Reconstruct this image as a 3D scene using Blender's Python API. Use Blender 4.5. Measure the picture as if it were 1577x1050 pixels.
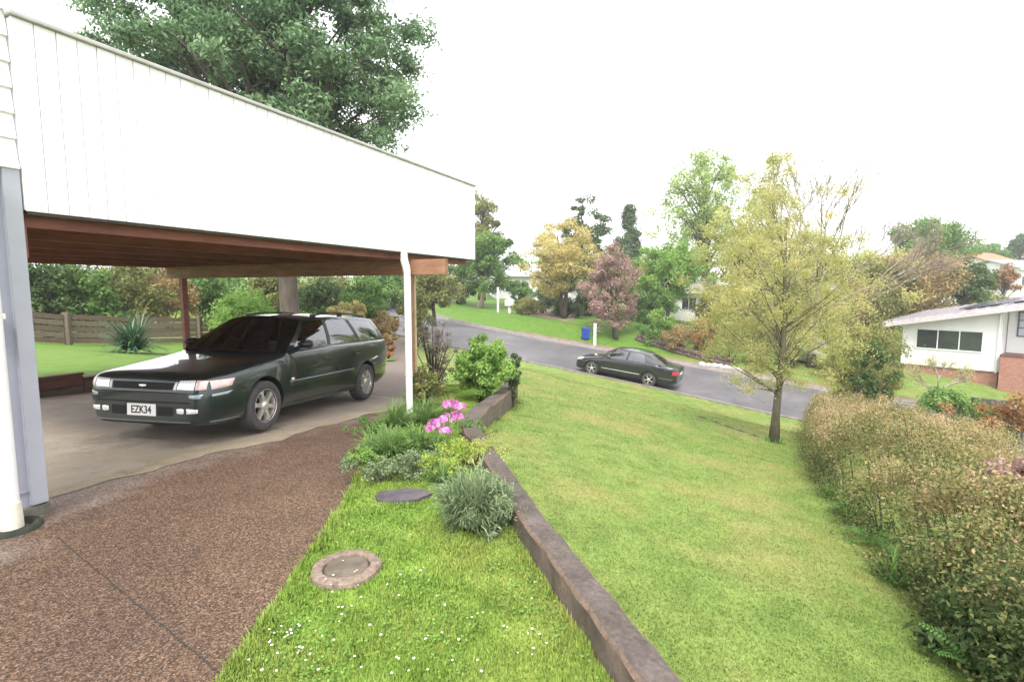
import bpy, bmesh, math, random
import numpy as np
from mathutils import Vector, Matrix
from mathutils.bvhtree import BVHTree

random.seed(7)
RNG = np.random.default_rng(7)
scene = bpy.context.scene
for o in list(bpy.data.objects):
    bpy.data.objects.remove(o)
COL = scene.collection

# ------------------------------------------------------------------ camera
W, H, FPX, CAMH = 1577.0, 1050.0, 800.0, 1.7
PITCH = math.atan(78.0 / FPX)
cam_d = bpy.data.cameras.new("camera")
cam_d.sensor_width = 36.0
cam_d.lens = 36.0 * FPX / W
cam_d.clip_end = 2000.0
cam_d.clip_start = 0.05
cam = bpy.data.objects.new("camera", cam_d)
COL.objects.link(cam)
cam.location = (0, 0, CAMH)
cam.rotation_euler = (math.pi / 2 - PITCH, 0, 0)
scene.camera = cam

# ------------------------------------------------------------------ overcast sky
SUN_EL, SUN_AZ = math.radians(52), math.radians(188)   # azimuth from +Y towards +X
world = bpy.data.worlds.new("World")
scene.world = world
world.use_nodes = True
wn, wl = world.node_tree.nodes, world.node_tree.links
wn.clear()
w_out = wn.new("ShaderNodeOutputWorld")
w_bg = wn.new("ShaderNodeBackground")
w_sky = wn.new("ShaderNodeTexSky")
w_sky.sky_type = 'NISHITA'
w_sky.sun_disc = False
w_sky.sun_elevation = SUN_EL
w_sky.sun_rotation = SUN_AZ
w_sky.air_density = 1.0
w_sky.dust_density = 4.0
w_hsv = wn.new("ShaderNodeHueSaturation")
w_hsv.inputs['Saturation'].default_value = 0.10      # thick white cloud: hardly any blue left
w_mix = wn.new("ShaderNodeMix")
w_mix.data_type = 'RGBA'
w_mix.inputs[0].default_value = 0.6
w_mix.inputs[7].default_value = (10.6, 10.7, 11.0, 1)   # even cloud layer over the sky
wl.new(w_sky.outputs[0], w_hsv.inputs['Color'])
wl.new(w_hsv.outputs[0], w_mix.inputs[6])
wl.new(w_mix.outputs[2], w_bg.inputs[0])
w_bg.inputs[1].default_value = 0.11
wl.new(w_bg.outputs[0], w_out.inputs[0])

sun_d = bpy.data.lights.new("sun", 'SUN')
sun_d.energy = 1.5
sun_d.angle = math.radians(16)
sun_d.color = (1.0, 0.96, 0.9)
sun = bpy.data.objects.new("sun", sun_d)
COL.objects.link(sun)
sdir = Vector((math.sin(SUN_AZ) * math.cos(SUN_EL), math.cos(SUN_AZ) * math.cos(SUN_EL), math.sin(SUN_EL)))
sun.rotation_euler = (-sdir).to_track_quat('-Z', 'Y').to_euler()

scene.view_settings.view_transform = 'Standard'
scene.view_settings.look = 'None'
scene.view_settings.gamma = 1.0
scene.view_settings.exposure = 1.45
scene.view_settings.use_curve_mapping = False
try:
    scene.cycles.max_bounces = 8
    scene.cycles.transparent_max_bounces = 12
except Exception:
    pass

# ------------------------------------------------------------------ pixel helpers (a pixel is only a direction)
_c, _s = math.cos(PITCH), math.sin(PITCH)


def ray(px, py):
    a, b = (px - W / 2) / FPX, (H / 2 - py) / FPX
    return Vector((a, _c + b * _s, -_s + b * _c))


def at_depth(px, py, Y):
    d = ray(px, py)
    t = Y / d.y
    return Vector((d.x * t, Y, CAMH + d.z * t))


def on_z(px, py, z=0.0):
    d = ray(px, py)
    t = (z - CAMH) / d.z
    return Vector((d.x * t, d.y * t, z))


def top_z(py, Y):
    return at_depth(788, py, Y).z


# ------------------------------------------------------------------ materials
def _node(nt, kind, **kw):
    n = nt.nodes.new(kind)
    for k, v in kw.items():
        setattr(n, k, v)
    return n


def mat_base(name):
    m = bpy.data.materials.new(name)
    m.use_nodes = True
    nt = m.node_tree
    return m, nt, nt.nodes['Principled BSDF'], nt.nodes['Material Output']


def ramp(nt, fac, stops):
    r = _node(nt, 'ShaderNodeValToRGB')
    els = r.color_ramp.elements
    while len(els) > 1:
        els.remove(els[-1])
    els[0].position, els[0].color = stops[0][0], (*stops[0][1], 1)
    for p, c in stops[1:]:
        e = els.new(p)
        e.color = (*c, 1)
    nt.links.new(fac, r.inputs[0])
    return r.outputs[0]


def noise(nt, scale, detail=4, rough=.6, coord='Object', vec=None, stretch=None):
    n = _node(nt, 'ShaderNodeTexNoise')
    n.inputs['Scale'].default_value = scale
    n.inputs['Detail'].default_value = detail
    n.inputs['Roughness'].default_value = rough
    tc = _node(nt, 'ShaderNodeTexCoord')
    if coord != 'World':
        src = tc.outputs[coord] if vec is None else vec
    else:
        src = _node(nt, 'ShaderNodeNewGeometry').outputs['Position']
    if stretch:
        mp = _node(nt, 'ShaderNodeMapping')
        mp.inputs['Scale'].default_value = stretch
        nt.links.new(src, mp.inputs[0])
        src = mp.outputs[0]
    nt.links.new(src, n.inputs['Vector'])
    return n.outputs['Fac']


def mixc(nt, fac, a, b, mode='MIX'):
    n = _node(nt, 'ShaderNodeMix', data_type='RGBA', blend_type=mode)
    for sock, v in ((0, fac), (6, a), (7, b)):
        if hasattr(v, 'is_linked'):
            nt.links.new(v, n.inputs[sock])
        elif isinstance(v, tuple):
            n.inputs[sock].default_value = (*v, 1)
        else:
            n.inputs[sock].default_value = v
    return n.outputs[2]


def bump(nt, bs, h, strength=.3, dist=.01):
    b = _node(nt, 'ShaderNodeBump')
    b.inputs['Strength'].default_value = strength
    b.inputs['Distance'].default_value = dist
    nt.links.new(h, b.inputs['Height'])
    nt.links.new(b.outputs[0], bs.inputs['Normal'])


MATS = {}


def plain(name, col, rough=.6, metal=0, var=.18, scale=6, coat=0, spec=.5, bumps=0, stretch=None, coord='Object'):
    """a surface with gentle mottling"""
    if name in MATS:
        return MATS[name]
    m, nt, bs, out = mat_base(name)
    f = noise(nt, scale, 5, .65, coord, stretch=stretch)
    lo = tuple(max(0, c * (1 - var)) for c in col)
    hi = tuple(min(1, c * (1 + var)) for c in col)
    nt.links.new(ramp(nt, f, [(.3, lo), (.7, hi)]), bs.inputs['Base Color'])
    bs.inputs['Roughness'].default_value = rough
    bs.inputs['Metallic'].default_value = metal
    bs.inputs['Coat Weight'].default_value = coat
    bs.inputs['Coat Roughness'].default_value = .04
    bs.inputs['Specular IOR Level'].default_value = spec
    if bumps:
        bump(nt, bs, noise(nt, scale * 6, 4, .6, coord, stretch=stretch), bumps, .01)
    MATS[name] = m
    return m


def leafmat(name, stops, translucent=.35, rough=.55):
    if name in MATS:
        return MATS[name]
    m, nt, bs, out = mat_base(name)
    a = _node(nt, 'ShaderNodeAttribute', attribute_name='tint')
    col = ramp(nt, a.outputs['Fac'], stops)
    nt.links.new(col, bs.inputs['Base Color'])
    bs.inputs['Roughness'].default_value = rough
    bs.inputs['Specular IOR Level'].default_value = .12
    tr = _node(nt, 'ShaderNodeBsdfTranslucent')
    nt.links.new(col, tr.inputs[0])
    mx = _node(nt, 'ShaderNodeMixShader')
    mx.inputs[0].default_value = translucent
    nt.links.new(bs.outputs[0], mx.inputs[1])
    nt.links.new(tr.outputs[0], mx.inputs[2])
    nt.links.new(mx.outputs[0], out.inputs[0])
    MATS[name] = m
    return m


def glassmat(name, tint=(.35, .4, .38), gloss=(.9, .92, .95), base=.06, blend=.25):
    """car / window glass: part clear, part mirror"""
    m, nt, bs, out = mat_base(name)
    nt.nodes.remove(bs)
    t = _node(nt, 'ShaderNodeBsdfTransparent')
    t.inputs[0].default_value = (*tint, 1)
    g = _node(nt, 'ShaderNodeBsdfGlossy')
    g.inputs[0].default_value = (*gloss, 1)
    g.inputs['Roughness'].default_value = .02
    lw = _node(nt, 'ShaderNodeLayerWeight')
    lw.inputs[0].default_value = blend
    mx = _node(nt, 'ShaderNodeMixShader')
    ad = _node(nt, 'ShaderNodeMath', operation='ADD', use_clamp=True)
    ad.inputs[1].default_value = base
    nt.links.new(lw.outputs['Fresnel'], ad.inputs[0])
    nt.links.new(ad.outputs[0], mx.inputs[0])
    nt.links.new(t.outputs[0], mx.inputs[1])
    nt.links.new(g.outputs[0], mx.inputs[2])
    nt.links.new(mx.outputs[0], out.inputs[0])
    return m


def grassmat(name, greens, dry, patch=.35, tint_amt=.35):
    """lawn colour by world position, shared by the ground and the blades on it"""
    m, nt, bs, out = mat_base(name)
    big = noise(nt, .55, 3, .6, 'World')
    mid = noise(nt, 3.2, 5, .7, 'World')
    fine = noise(nt, 38, 4, .7, 'World')
    c = ramp(nt, mid, [(.3, greens[0]), (.52, greens[1]), (.72, greens[2])])
    m1 = ramp(nt, big, [(.46, (0, 0, 0)), (.66, (1, 1, 1))])
    mm = _node(nt, 'ShaderNodeMath', operation='MULTIPLY')
    nt.links.new(m1, mm.inputs[0])
    mm.inputs[1].default_value = patch
    c = mixc(nt, mm.outputs[0], c, dry)
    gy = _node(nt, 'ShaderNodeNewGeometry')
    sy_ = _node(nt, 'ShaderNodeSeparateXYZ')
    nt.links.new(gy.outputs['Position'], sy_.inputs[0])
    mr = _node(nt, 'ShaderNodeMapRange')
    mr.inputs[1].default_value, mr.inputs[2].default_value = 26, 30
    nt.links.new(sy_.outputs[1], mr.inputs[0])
    c = mixc(nt, mr.outputs[0], c, ramp(nt, mid, [(.3, (.07, .15, .018)), (.7, (.13, .23, .032))]))   # the verge over the road gets a darker, greener tone
    f2 = ramp(nt, fine, [(.3, (.62, .62, .62)), (.7, (1.25, 1.25, 1.25))])
    c = mixc(nt, .75, c, f2, 'MULTIPLY')
    a = _node(nt, 'ShaderNodeAttribute', attribute_name='tint')
    t = ramp(nt, a.outputs['Fac'], [(0, (1, 1, 1)), (.01, (.62, .7, .55)), (1, (1.45, 1.3, 1.3))])
    c = mixc(nt, tint_amt * 2, c, t, 'MULTIPLY')
    nt.links.new(c, bs.inputs['Base Color'])
    bs.inputs['Roughness'].default_value = .75
    bs.inputs['Specular IOR Level'].default_value = .2
    bump(nt, bs, fine, .5, .02)
    return m


# ------------------------------------------------------------------ mesh helpers
def link(name, me, mat=None, parent=None, loc=None, rotz=None):
    o = bpy.data.objects.new(name, me)
    COL.objects.link(o)
    if me is not None and mat is not None:
        for mm in (mat if isinstance(mat, (list, tuple)) else [mat]):
            if mm.name not in [x.name for x in me.materials if x]:
                me.materials.append(mm)
    if parent is not None:
        o.parent = parent
    if loc is not None:
        o.location = loc
    if rotz is not None:
        o.rotation_euler = (0, 0, rotz)
    return o


def thing(name, label, cat, loc=(0, 0, 0), rotz=0, group=None):
    o = bpy.data.objects.new(name, None)
    COL.objects.link(o)
    o.location = loc
    o.rotation_euler = (0, 0, rotz)
    o.empty_display_size = .1
    return tag(o, label, cat, group)


def tag(o, label, cat, group=None):
    o['label'] = label
    o['category'] = cat
    if group:
        o['group'] = group
    return o


def structure(o):
    o['kind'] = 'structure'
    return o


def stuff(o):
    o['kind'] = 'stuff'
    return o


def pymesh(name, verts, faces, smooth=False, angle=None):
    me = bpy.data.meshes.new(name)
    me.from_pydata([tuple(v) for v in verts], [], [tuple(f) for f in faces])
    me.update()
    if smooth or angle:
        me.polygons.foreach_set('use_smooth', np.ones(len(me.polygons), dtype=bool))
        if angle:
            me.set_sharp_from_angle(angle=math.radians(angle))
    return me


def npmesh(name, verts, faces, tint=None):
    """verts (N,3); faces (M,k) with one k; tint per face"""
    me = bpy.data.meshes.new(name)
    verts = np.ascontiguousarray(verts, dtype=np.float32)
    faces = np.ascontiguousarray(faces, dtype=np.int32)
    k = faces.shape[1]
    me.vertices.add(len(verts))
    me.vertices.foreach_set('co', verts.ravel())
    me.loops.add(faces.size)
    me.loops.foreach_set('vertex_index', faces.ravel())
    me.polygons.add(len(faces))
    me.polygons.foreach_set('loop_start', np.arange(0, faces.size, k, dtype=np.int32))
    me.update(calc_edges=True)
    if tint is not None:
        at = me.attributes.new('tint', 'FLOAT', 'FACE')
        at.data.foreach_set('value', np.ascontiguousarray(tint, dtype=np.float32))
    return me


_BOX = {}


def boxmesh(sx, sy, sz, bev=0.0):
    key = (round(sx, 4), round(sy, 4), round(sz, 4), round(bev, 4))
    if key in _BOX:
        return _BOX[key].copy()
    bm = bmesh.new()
    bmesh.ops.create_cube(bm, size=1)
    bmesh.ops.scale(bm, vec=(sx, sy, sz), verts=bm.verts)
    if bev:
        bmesh.ops.bevel(bm, geom=bm.edges[:], offset=bev, segments=1, affect='EDGES', profile=.5)
    me = bpy.data.meshes.new('box')
    bm.to_mesh(me)
    bm.free()
    _BOX[key] = me
    return me.copy()


def box(name, lo, hi, mat, parent=None, bev=0.0, rotz=0, share=None):
    c = [(a + b) / 2 for a, b in zip(lo, hi)]
    s = [abs(b - a) for a, b in zip(lo, hi)]
    me = share or boxmesh(*s, bev)
    return link(name, me, None if share else mat, parent, c, rotz)


def tubes(paths, sides=8):
    """paths: list of (points, radii) -> verts, faces, one skin"""
    V, F = [], []
    for pts, rad in paths:
        pts = [Vector(p) for p in pts]
        n = len(pts)
        base = len(V)
        ref = Vector((0.31, .2, .93))
        for i, p in enumerate(pts):
            d = (pts[min(i + 1, n - 1)] - pts[max(i - 1, 0)])
            if d.length < 1e-6:
                d = Vector((0, 0, 1))
            d.normalize()
            r = ref if abs(d.dot(ref)) < .95 else Vector((1, 0, 0))
            a = d.cross(r).normalized()
            b = d.cross(a)
            for k in range(sides):
                t = 2 * math.pi * k / sides
                V.append(p + (a * math.cos(t) + b * math.sin(t)) * rad[i])
        for i in range(n - 1):
            for k in range(sides):
                k2 = (k + 1) % sides
                F.append((base + i * sides + k, base + i * sides + k2, base + (i + 1) * sides + k2, base + (i + 1) * sides + k))
        F.append(tuple(base + k for k in range(sides))[::-1])
        F.append(tuple(base + (n - 1) * sides + k for k in range(sides)))
    return V, F


def tube(name, pts, rad, mat, parent=None, sides=12):
    if not isinstance(rad, (list, tuple)):
        rad = [rad] * len(pts)
    V, F = tubes([(pts, rad)], sides)
    return link(name, pymesh(name, V, F, angle=50), mat, parent)


def lathe(profile, seg=32, axis='z'):
    """profile [(r,h)...] -> verts, faces"""
    V, F = [], []
    n = len(profile)
    for k in range(seg):
        t = 2 * math.pi * k / seg
        for r, h in profile:
            if axis == 'z':
                V.append((r * math.cos(t), r * math.sin(t), h))
            else:
                V.append((r * math.cos(t), h, r * math.sin(t)))
    for k in range(seg):
        k2 = (k + 1) % seg
        for i in range(n - 1):
            F.append((k * n + i, k2 * n + i, k2 * n + i + 1, k * n + i + 1))
    return V, F


def extrude_poly(pts2, z0, z1, frame=None):
    """vertical prism of a plan polygon"""
    n = len(pts2)
    V = [(x, y, z0) for x, y in pts2] + [(x, y, z1) for x, y in pts2]
    F = [tuple(range(n))[::-1], tuple(range(n, 2 * n))]
    for i in range(n):
        j = (i + 1) % n
        F.append((i, j, n + j, n + i))
    return V, F


def sheet(xs, ys, fz, name):
    nx, ny = len(xs), len(ys)
    X, Y = np.meshgrid(xs, ys)
    Z = fz(X, Y)
    V = np.stack([X.ravel(), Y.ravel(), Z.ravel()], 1)
    i = np.arange(ny - 1)[:, None] * nx + np.arange(nx - 1)[None]
    i = i.ravel()
    F = np.stack([i, i + 1, i + nx + 1, i + nx], 1)
    me = npmesh(name, V, F)
    me.polygons.foreach_set('use_smooth', np.ones(len(me.polygons), dtype=bool))
    return me


# ------------------------------------------------------------------ ground shape
C0 = on_z(78, 790)                               # foot of the house wall where the carport opens
TH = math.atan(374.5 / (FPX / _c))
U2 = np.array([math.sin(TH), math.cos(TH)])      # along the carport front
V2 = np.array([-U2[1], U2[0]])                   # into the carport
ROT = math.atan2(U2[1], U2[0])


def st(x, y):
    return (x - C0.x) * U2[0] + (y - C0.y) * U2[1], (x - C0.x) * V2[0] + (y - C0.y) * V2[1]


def loc2w(s, t, z=0.0):
    return Vector((C0.x + s * U2[0] + t * V2[0], C0.y + s * U2[1] + t * V2[1], z))


def T(x, y):                                     # terrace: level by the house, then falling to the road
    s, t = st(x, y)
    a = (s - 1.4) / .4
    return -.06 * .4 * np.log1p(np.exp(np.clip(a, -30, 30)))


def smooth(a, b, x):
    t = np.clip((x - a) / (b - a), 0, 1)
    return t * t * (3 - 2 * t)


WALL = [(1.2, .2), (.635, 1.75), (.375, 2.62), (.13, 3.45), (-.09, 4.42), (-.30, 5.3), (-.50, 6.25), (-.52, 7.0), (-.34, 8.2), (-.12, 9.6), (.0, 11.0)]
WALLA = np.array(WALL)


def lawn_plane(x, y):
    return .199 - .18 * x - .0709 * y


# road, from the downhill end up past the back of the house
_near = np.array([(52, -6, -4.3), (34, 3.6, -3.9), (18, 12.8, -3.45), (10.2, 17.6, -2.88), (6.6, 20.1, -2.4), (1.77, 22.9, -1.75), (-5.1, 27.4, -.94),
                  (-11, 33, -.25), (-15.5, 41, .25), (-18, 52, .7), (-18, 75, 1.2)], float)
ROADW = 7.4


def _resample(P, step=1.0):
    d = np.r_[0, np.cumsum(np.linalg.norm(np.diff(P[:, :2], axis=0), axis=1))]
    t = np.arange(0, d[-1], step)
    m = np.gradient(P, d, axis=0)
    out = []
    for q in t:
        i = min(np.searchsorted(d, q, side='right') - 1, len(d) - 2)
        h = d[i + 1] - d[i]
        u = (q - d[i]) / h
        out.append((2 * u**3 - 3 * u**2 + 1) * P[i] + (u**3 - 2 * u**2 + u) * h * m[i] + (-2 * u**3 + 3 * u**2) * P[i + 1] + (u**3 - u**2) * h * m[i + 1])
    return np.array(out)


NEAR = _resample(_near)
_tg = np.gradient(NEAR[:, :2], axis=0)
_tg /= np.linalg.norm(_tg, axis=1)[:, None]
NRM = np.stack([_tg[:, 1], -_tg[:, 0]], 1)       # away from the house
CENT = NEAR.copy()
CENT[:, :2] += NRM * ROADW / 2
FAR = NEAR.copy()
FAR[:, :2] += NRM * ROADW


def road_at(x, y):
    """distance to the centre line and road height there"""
    x = np.asarray(x, float)
    y = np.asarray(y, float)
    sh = x.shape
    P = np.stack([x.ravel(), y.ravel()], 1)
    D = np.empty(len(P))
    Zr = np.empty(len(P))
    A, B = CENT[:-1], CENT[1:]
    AB = B[:, :2] - A[:, :2]
    L2 = (AB**2).sum(1)
    for i0 in range(0, len(P), 4000):
        p = P[i0:i0 + 4000]
        ap = p[:, None, :] - A[None, :, :2]
        u = np.clip((ap * AB).sum(2) / L2, 0, 1)
        dd = ((ap - u[:, :, None] * AB)**2).sum(2)
        k = dd.argmin(1)
        r = np.arange(len(p))
        D[i0:i0 + 4000] = np.sqrt(dd[r, k])
        Zr[i0:i0 + 4000] = A[k, 2] + u[r, k] * (B[k, 2] - A[k, 2])
    return D.reshape(sh), Zr.reshape(sh)


_cp = [(0, 0, .1), (3, 0), (8, 0), (8, 6), (0, 5), (4, 8), (8, 12), (2, 14), (5, 17), (-1, 18), (13, 5), (14, 11), (20, 2, -3.2), (3, 3), (6, 3),
       (-4, 4, -.8), (-8, 5, -.8), (-12, 8, -.8), (-4, 10, -.7), (-4, 15, -.62), (-9, 12, -.7), (-14, 14, -.5), (-12, 20, -.6), (-20, 10, -.4), (-20, 22, .2),
       (-26, 32, .9), (-45, 30, 1.5), (-4, 20, -.85),
       (-2.7, 45, .2), (3.7, 36, -.23), (6.2, 32.5, -.62), (13, 42, -.55), (11.5, 30, -1.85), (20.7, 25, -2.45), (22.5, 23, -2.75), (28, 30, -2.1), (17, 30, -2.1),
       (40, 24, -3.2), (-8, 55, 1.3), (-30, 60, 2.6), (0, 80, 1.6), (40, 80, -.6), (70, 50, -2.5), (30, 55, -1.2), (30, 120, .8), (-40, 120, 3.5), (100, 120, 0), (100, 10, -5), (-60, 10, 1)]
CPN = np.array([(p[0], p[1], p[2] if len(p) > 2 else lawn_plane(p[0], p[1])) for p in _cp])


def _tps():
    n = len(CPN)
    d = np.linalg.norm(CPN[:, None, :2] - CPN[None, :, :2], axis=2)
    K = np.where(d > 0, d, 0)
    A = np.zeros((n + 3, n + 3))
    A[:n, :n] = -K + np.eye(n) * -.3
    A[:n, n] = 1
    A[:n, n + 1:] = CPN[:, :2]
    A[n:, :n] = A[:n, n:].T
    return np.linalg.solve(A, np.r_[CPN[:, 2], 0, 0, 0])


_W = _tps()


def ground(x, y):
    x = np.asarray(x, float)
    y = np.asarray(y, float)
    sh = x.shape
    P = np.stack([x.ravel(), y.ravel()], 1)
    d = np.linalg.norm(P[:, None] - CPN[None, :, :2], axis=2)
    n = len(CPN)
    z = (-d @ _W[:n] + _W[n] + P @ _W[n + 1:]).reshape(sh)
    # the front lawn itself is a plane; keep it flat there
    k = smooth(-1.6, -.4, x) * (1 - smooth(9, 13, x)) * (1 - smooth(19, 24, y + .6 * (x - 2)))
    z = z * (1 - k) + lawn_plane(x, y) * k
    z = z + .05 * np.sin(x * .9 + 1) * np.sin(y * .7) * smooth(1, 6, x + y * .2)
    D, Zr = road_at(x, y)
    e = D - ROADW / 2
    w = smooth(.25, 4.5, e)
    z = (Zr + .10) * (1 - w) + z * w
    z = np.where(e < .12, Zr - .12, z)
    z = np.where((x < np.interp(y, WALLA[:, 1], WALLA[:, 0])) & (y < 10.5) & (x > -14), np.minimum(z, T(x, y) - .3), z)
    return z


def gz(x, y):
    return float(ground(np.array([x]), np.array([y]))[0])


def tz(x, y):
    return float(T(np.array([x]), np.array([y]))[0])


def on_ground(px, py):
    d = ray(px, py)
    t = 1.0
    for i in range(4000):
        p = Vector((d.x * t, d.y * t, CAMH + d.z * t))
        if p.z < gz(p.x, p.y):
            return p
        t *= 1.01
    return p


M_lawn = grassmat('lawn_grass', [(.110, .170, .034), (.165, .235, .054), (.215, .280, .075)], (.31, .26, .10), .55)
M_tgrass = grassmat('terrace_grass', [(.13, .225, .034), (.21, .325, .058), (.29, .39, .092)], (.34, .29, .10), .45)
M_far = grassmat('far_grass', [(.075, .155, .018), (.11, .205, .026), (.14, .24, .036)], (.19, .20, .05), .3)

xs = np.unique(np.r_[np.arange(-90, -20, 4.), np.arange(-20, -2, .8), np.arange(-2, 14, .2), np.arange(14, 30, .6), np.arange(30, 130, 5.)])
ys = np.unique(np.r_[np.arange(-8, 0, 1.), np.arange(0, 30, .2), np.arange(30, 50, .7), np.arange(50, 190, 6.)])
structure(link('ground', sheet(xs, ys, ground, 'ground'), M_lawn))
# land going on to the horizon
V, F = [], []
for k in range(48):
    t = 2 * math.pi * k / 48
    for r, z in ((150, -9), (900, -6)):
        V.append((20 + r * math.cos(t), 60 + r * math.sin(t), z))
for k in range(48):
    k2 = (k + 1) % 48
    F.append((2 * k, 2 * k + 1, 2 * k2 + 1, 2 * k2))
F.append(tuple(2 * k for k in range(48)))
structure(link('terrain', pymesh('terrain', V, F), M_far))

# ---- road
M_road, nt, bs, _o = mat_base('asphalt')
f1 = noise(nt, .6, 4, .6, 'World')
f2 = noise(nt, 45, 3, .7, 'World')
c = ramp(nt, f1, [(.3, (.080, .075, .083)), (.5, (.112, .104, .112)), (.7, (.150, .140, .146))])
f4 = noise(nt, 1.8, 6, .75, 'World')
c = mixc(nt, .8, c, ramp(nt, f4, [(.36, (.62, .62, .64)), (.46, (1, 1, 1)), (.72, (1.12, 1.1, 1.08))]), 'MULTIPLY')
c = mixc(nt, .7, c, ramp(nt, f2, [(.3, (.65, .65, .65)), (.7, (1.3, 1.3, 1.3))]), 'MULTIPLY')
nt.links.new(c, bs.inputs['Base Color'])
bs.inputs['Roughness'].default_value = .55
bump(nt, bs, f2, .25, .01)


def strip(name, left, right, mat, dz=0.0, cross=None):
    n = len(left)
    m = len(cross) if cross else 2
    V, F = [], []
    for a, b in zip(left, right):
        for j in range(m):
            u = j / (m - 1)
            p = np.array(a) * (1 - u) + np.array(b) * u
            V.append((p[0], p[1], p[2] + dz + (cross[j] if cross else 0)))
    for i in range(n - 1):
        for j in range(m - 1):
            F.append((i * m + j, i * m + j + 1, (i + 1) * m + j + 1, (i + 1) * m + j))
    return link(name, pymesh(name, V, F, smooth=True), mat)


structure(strip('road', NEAR[:, :3], FAR, M_road, 0, [0, .05, .08, .05, 0]))
M_kerb = plain('kerb_concrete', (.22, .19, .18), .8, var=.3, scale=4, bumps=.3, coord='Object')
M_kerbr = plain('kerb_concrete_reddish', (.27, .175, .145), .8, var=.3, scale=4, bumps=.3)


def kerb(name, line, side, mat, i0, i1):
    V, F = [], []
    for i in range(i0, i1):
        n = NRM[i] * side
        p = line[i]
        for off, z in ((-.30, .012), (-.02, .014), (0, .10), (.03, .13), (.14, .13), (.15, -.2)):
            V.append((p[0] + n[0] * off, p[1] + n[1] * off, p[2] + z))
    for i in range(i1 - i0 - 1):
        for j in range(5):
            F.append((i * 6 + j, i * 6 + j + 1, (i + 1) * 6 + j + 1, (i + 1) * 6 + j))
    return structure(link(name, pymesh(name, V, F, angle=40), mat))


kerb('kerb', NEAR, -1, M_kerb, 0, len(NEAR))
kerb('kerb', FAR, 1, M_kerb, 0, len(NEAR))
# far footpath: pinkish worn strip behind the far kerb
i0, i1 = 40, 66
fp_a = FAR.copy()
fp_a[:, :2] += NRM * .16
fp_b = FAR.copy()
fp_b[:, :2] += NRM * .75
for P_ in (fp_a, fp_b):
    P_[:, 2] = ground(P_[:, 0], P_[:, 1]) + .03
structure(strip('footpath', fp_a[i0:i1], fp_b[i0:i1], plain('worn_path', (.21, .15, .105), .9, var=.35, scale=1.5, bumps=.3, coord='Object')))

# ---- terrace sheet



def wall_x(y):
    return np.interp(y, WALLA[:, 1], WALLA[:, 0])


def edge_x(y):                                    # right edge of the driveway
    return np.interp(y, [-4, 1.5, 2.3, 3.375, 4.2, 4.98, 6.1, 7.4, 8.9, 12, 18, 25, 28], [-1.15, -1.2, -1.23, -1.27, -1.33, -1.45, -1.72, -1.78, -1.7, -2.1, -3.4, -4.6, -4.8])


NY = np.arange(-5, 15, .25)
rows_l = [(-26, y) for y in NY]
V, F = [], []
cols = np.linspace(0, 1, 30)
for y in NY:
    xr = float(wall_x(y)) + .05 if y < 11 else float(-.1 - (y - 11) * .5)
    for u in cols:
        x = -26 + (xr + 26) * (1 - (1 - u)**2)
        V.append((x, y, tz(x, y)))
n = len(cols)
for i in range(len(NY) - 1):
    for j in range(n - 1):
        F.append((i * n + j, i * n + j + 1, (i + 1) * n + j + 1, (i + 1) * n + j))
structure(link('terrace', pymesh('terrace', V, F, smooth=True), M_tgrass))

# ---- driveway of exposed aggregate
M_drive, nt, bs, _o = mat_base('exposed_aggregate')
vor = _node(nt, 'ShaderNodeTexVoronoi')
vor.inputs['Scale'].default_value = 115
g = _node(nt, 'ShaderNodeNewGeometry')
nt.links.new(g.outputs['Position'], vor.inputs['Vector'])
sep = _node(nt, 'ShaderNodeSeparateColor')
nt.links.new(vor.outputs['Color'], sep.inputs[0])
c = ramp(nt, sep.outputs[0], [(0, (.034, .020, .012)), (.35, (.088, .051, .029)), (.6, (.134, .081, .047)), (.85, (.19, .125, .078)), (1, (.26, .195, .14))])
d_ = ramp(nt, vor.outputs['Distance'], [(0, (1.15, 1.15, 1.15)), (.6, (.55, .5, .5))])
c = mixc(nt, .8, c, d_, 'MULTIPLY')
big = ramp(nt, noise(nt, .9, 4, .6, 'World'), [(.35, (.80, .74, .74)), (.65, (1.22, 1.18, 1.12))])
c = mixc(nt, 1, c, big, 'MULTIPLY')
# paler worn surface: a ragged band where cars turn onto the slab, and a patch by the house wall
wob = noise(nt, 1.6, 5, .65, 'World')


def dotp(vec, off):
    vm = _node(nt, 'ShaderNodeVectorMath', operation='DOT_PRODUCT')
    nt.links.new(g.outputs['Position'], vm.inputs[0])
    vm.inputs[1].default_value = (vec[0], vec[1], 0)
    ma = _node(nt, 'ShaderNodeMath', operation='SUBTRACT')
    nt.links.new(vm.outputs['Value'], ma.inputs[0])
    ma.inputs[1].default_value = off
    return ma.outputs[0]


def math_(op, a, b):
    n_ = _node(nt, 'ShaderNodeMath', operation=op)
    for k_, v_ in ((0, a), (1, b)):
        if hasattr(v_, 'is_linked'):
            nt.links.new(v_, n_.inputs[k_])
        else:
            n_.inputs[k_].default_value = v_
    return n_.outputs[0]


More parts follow.
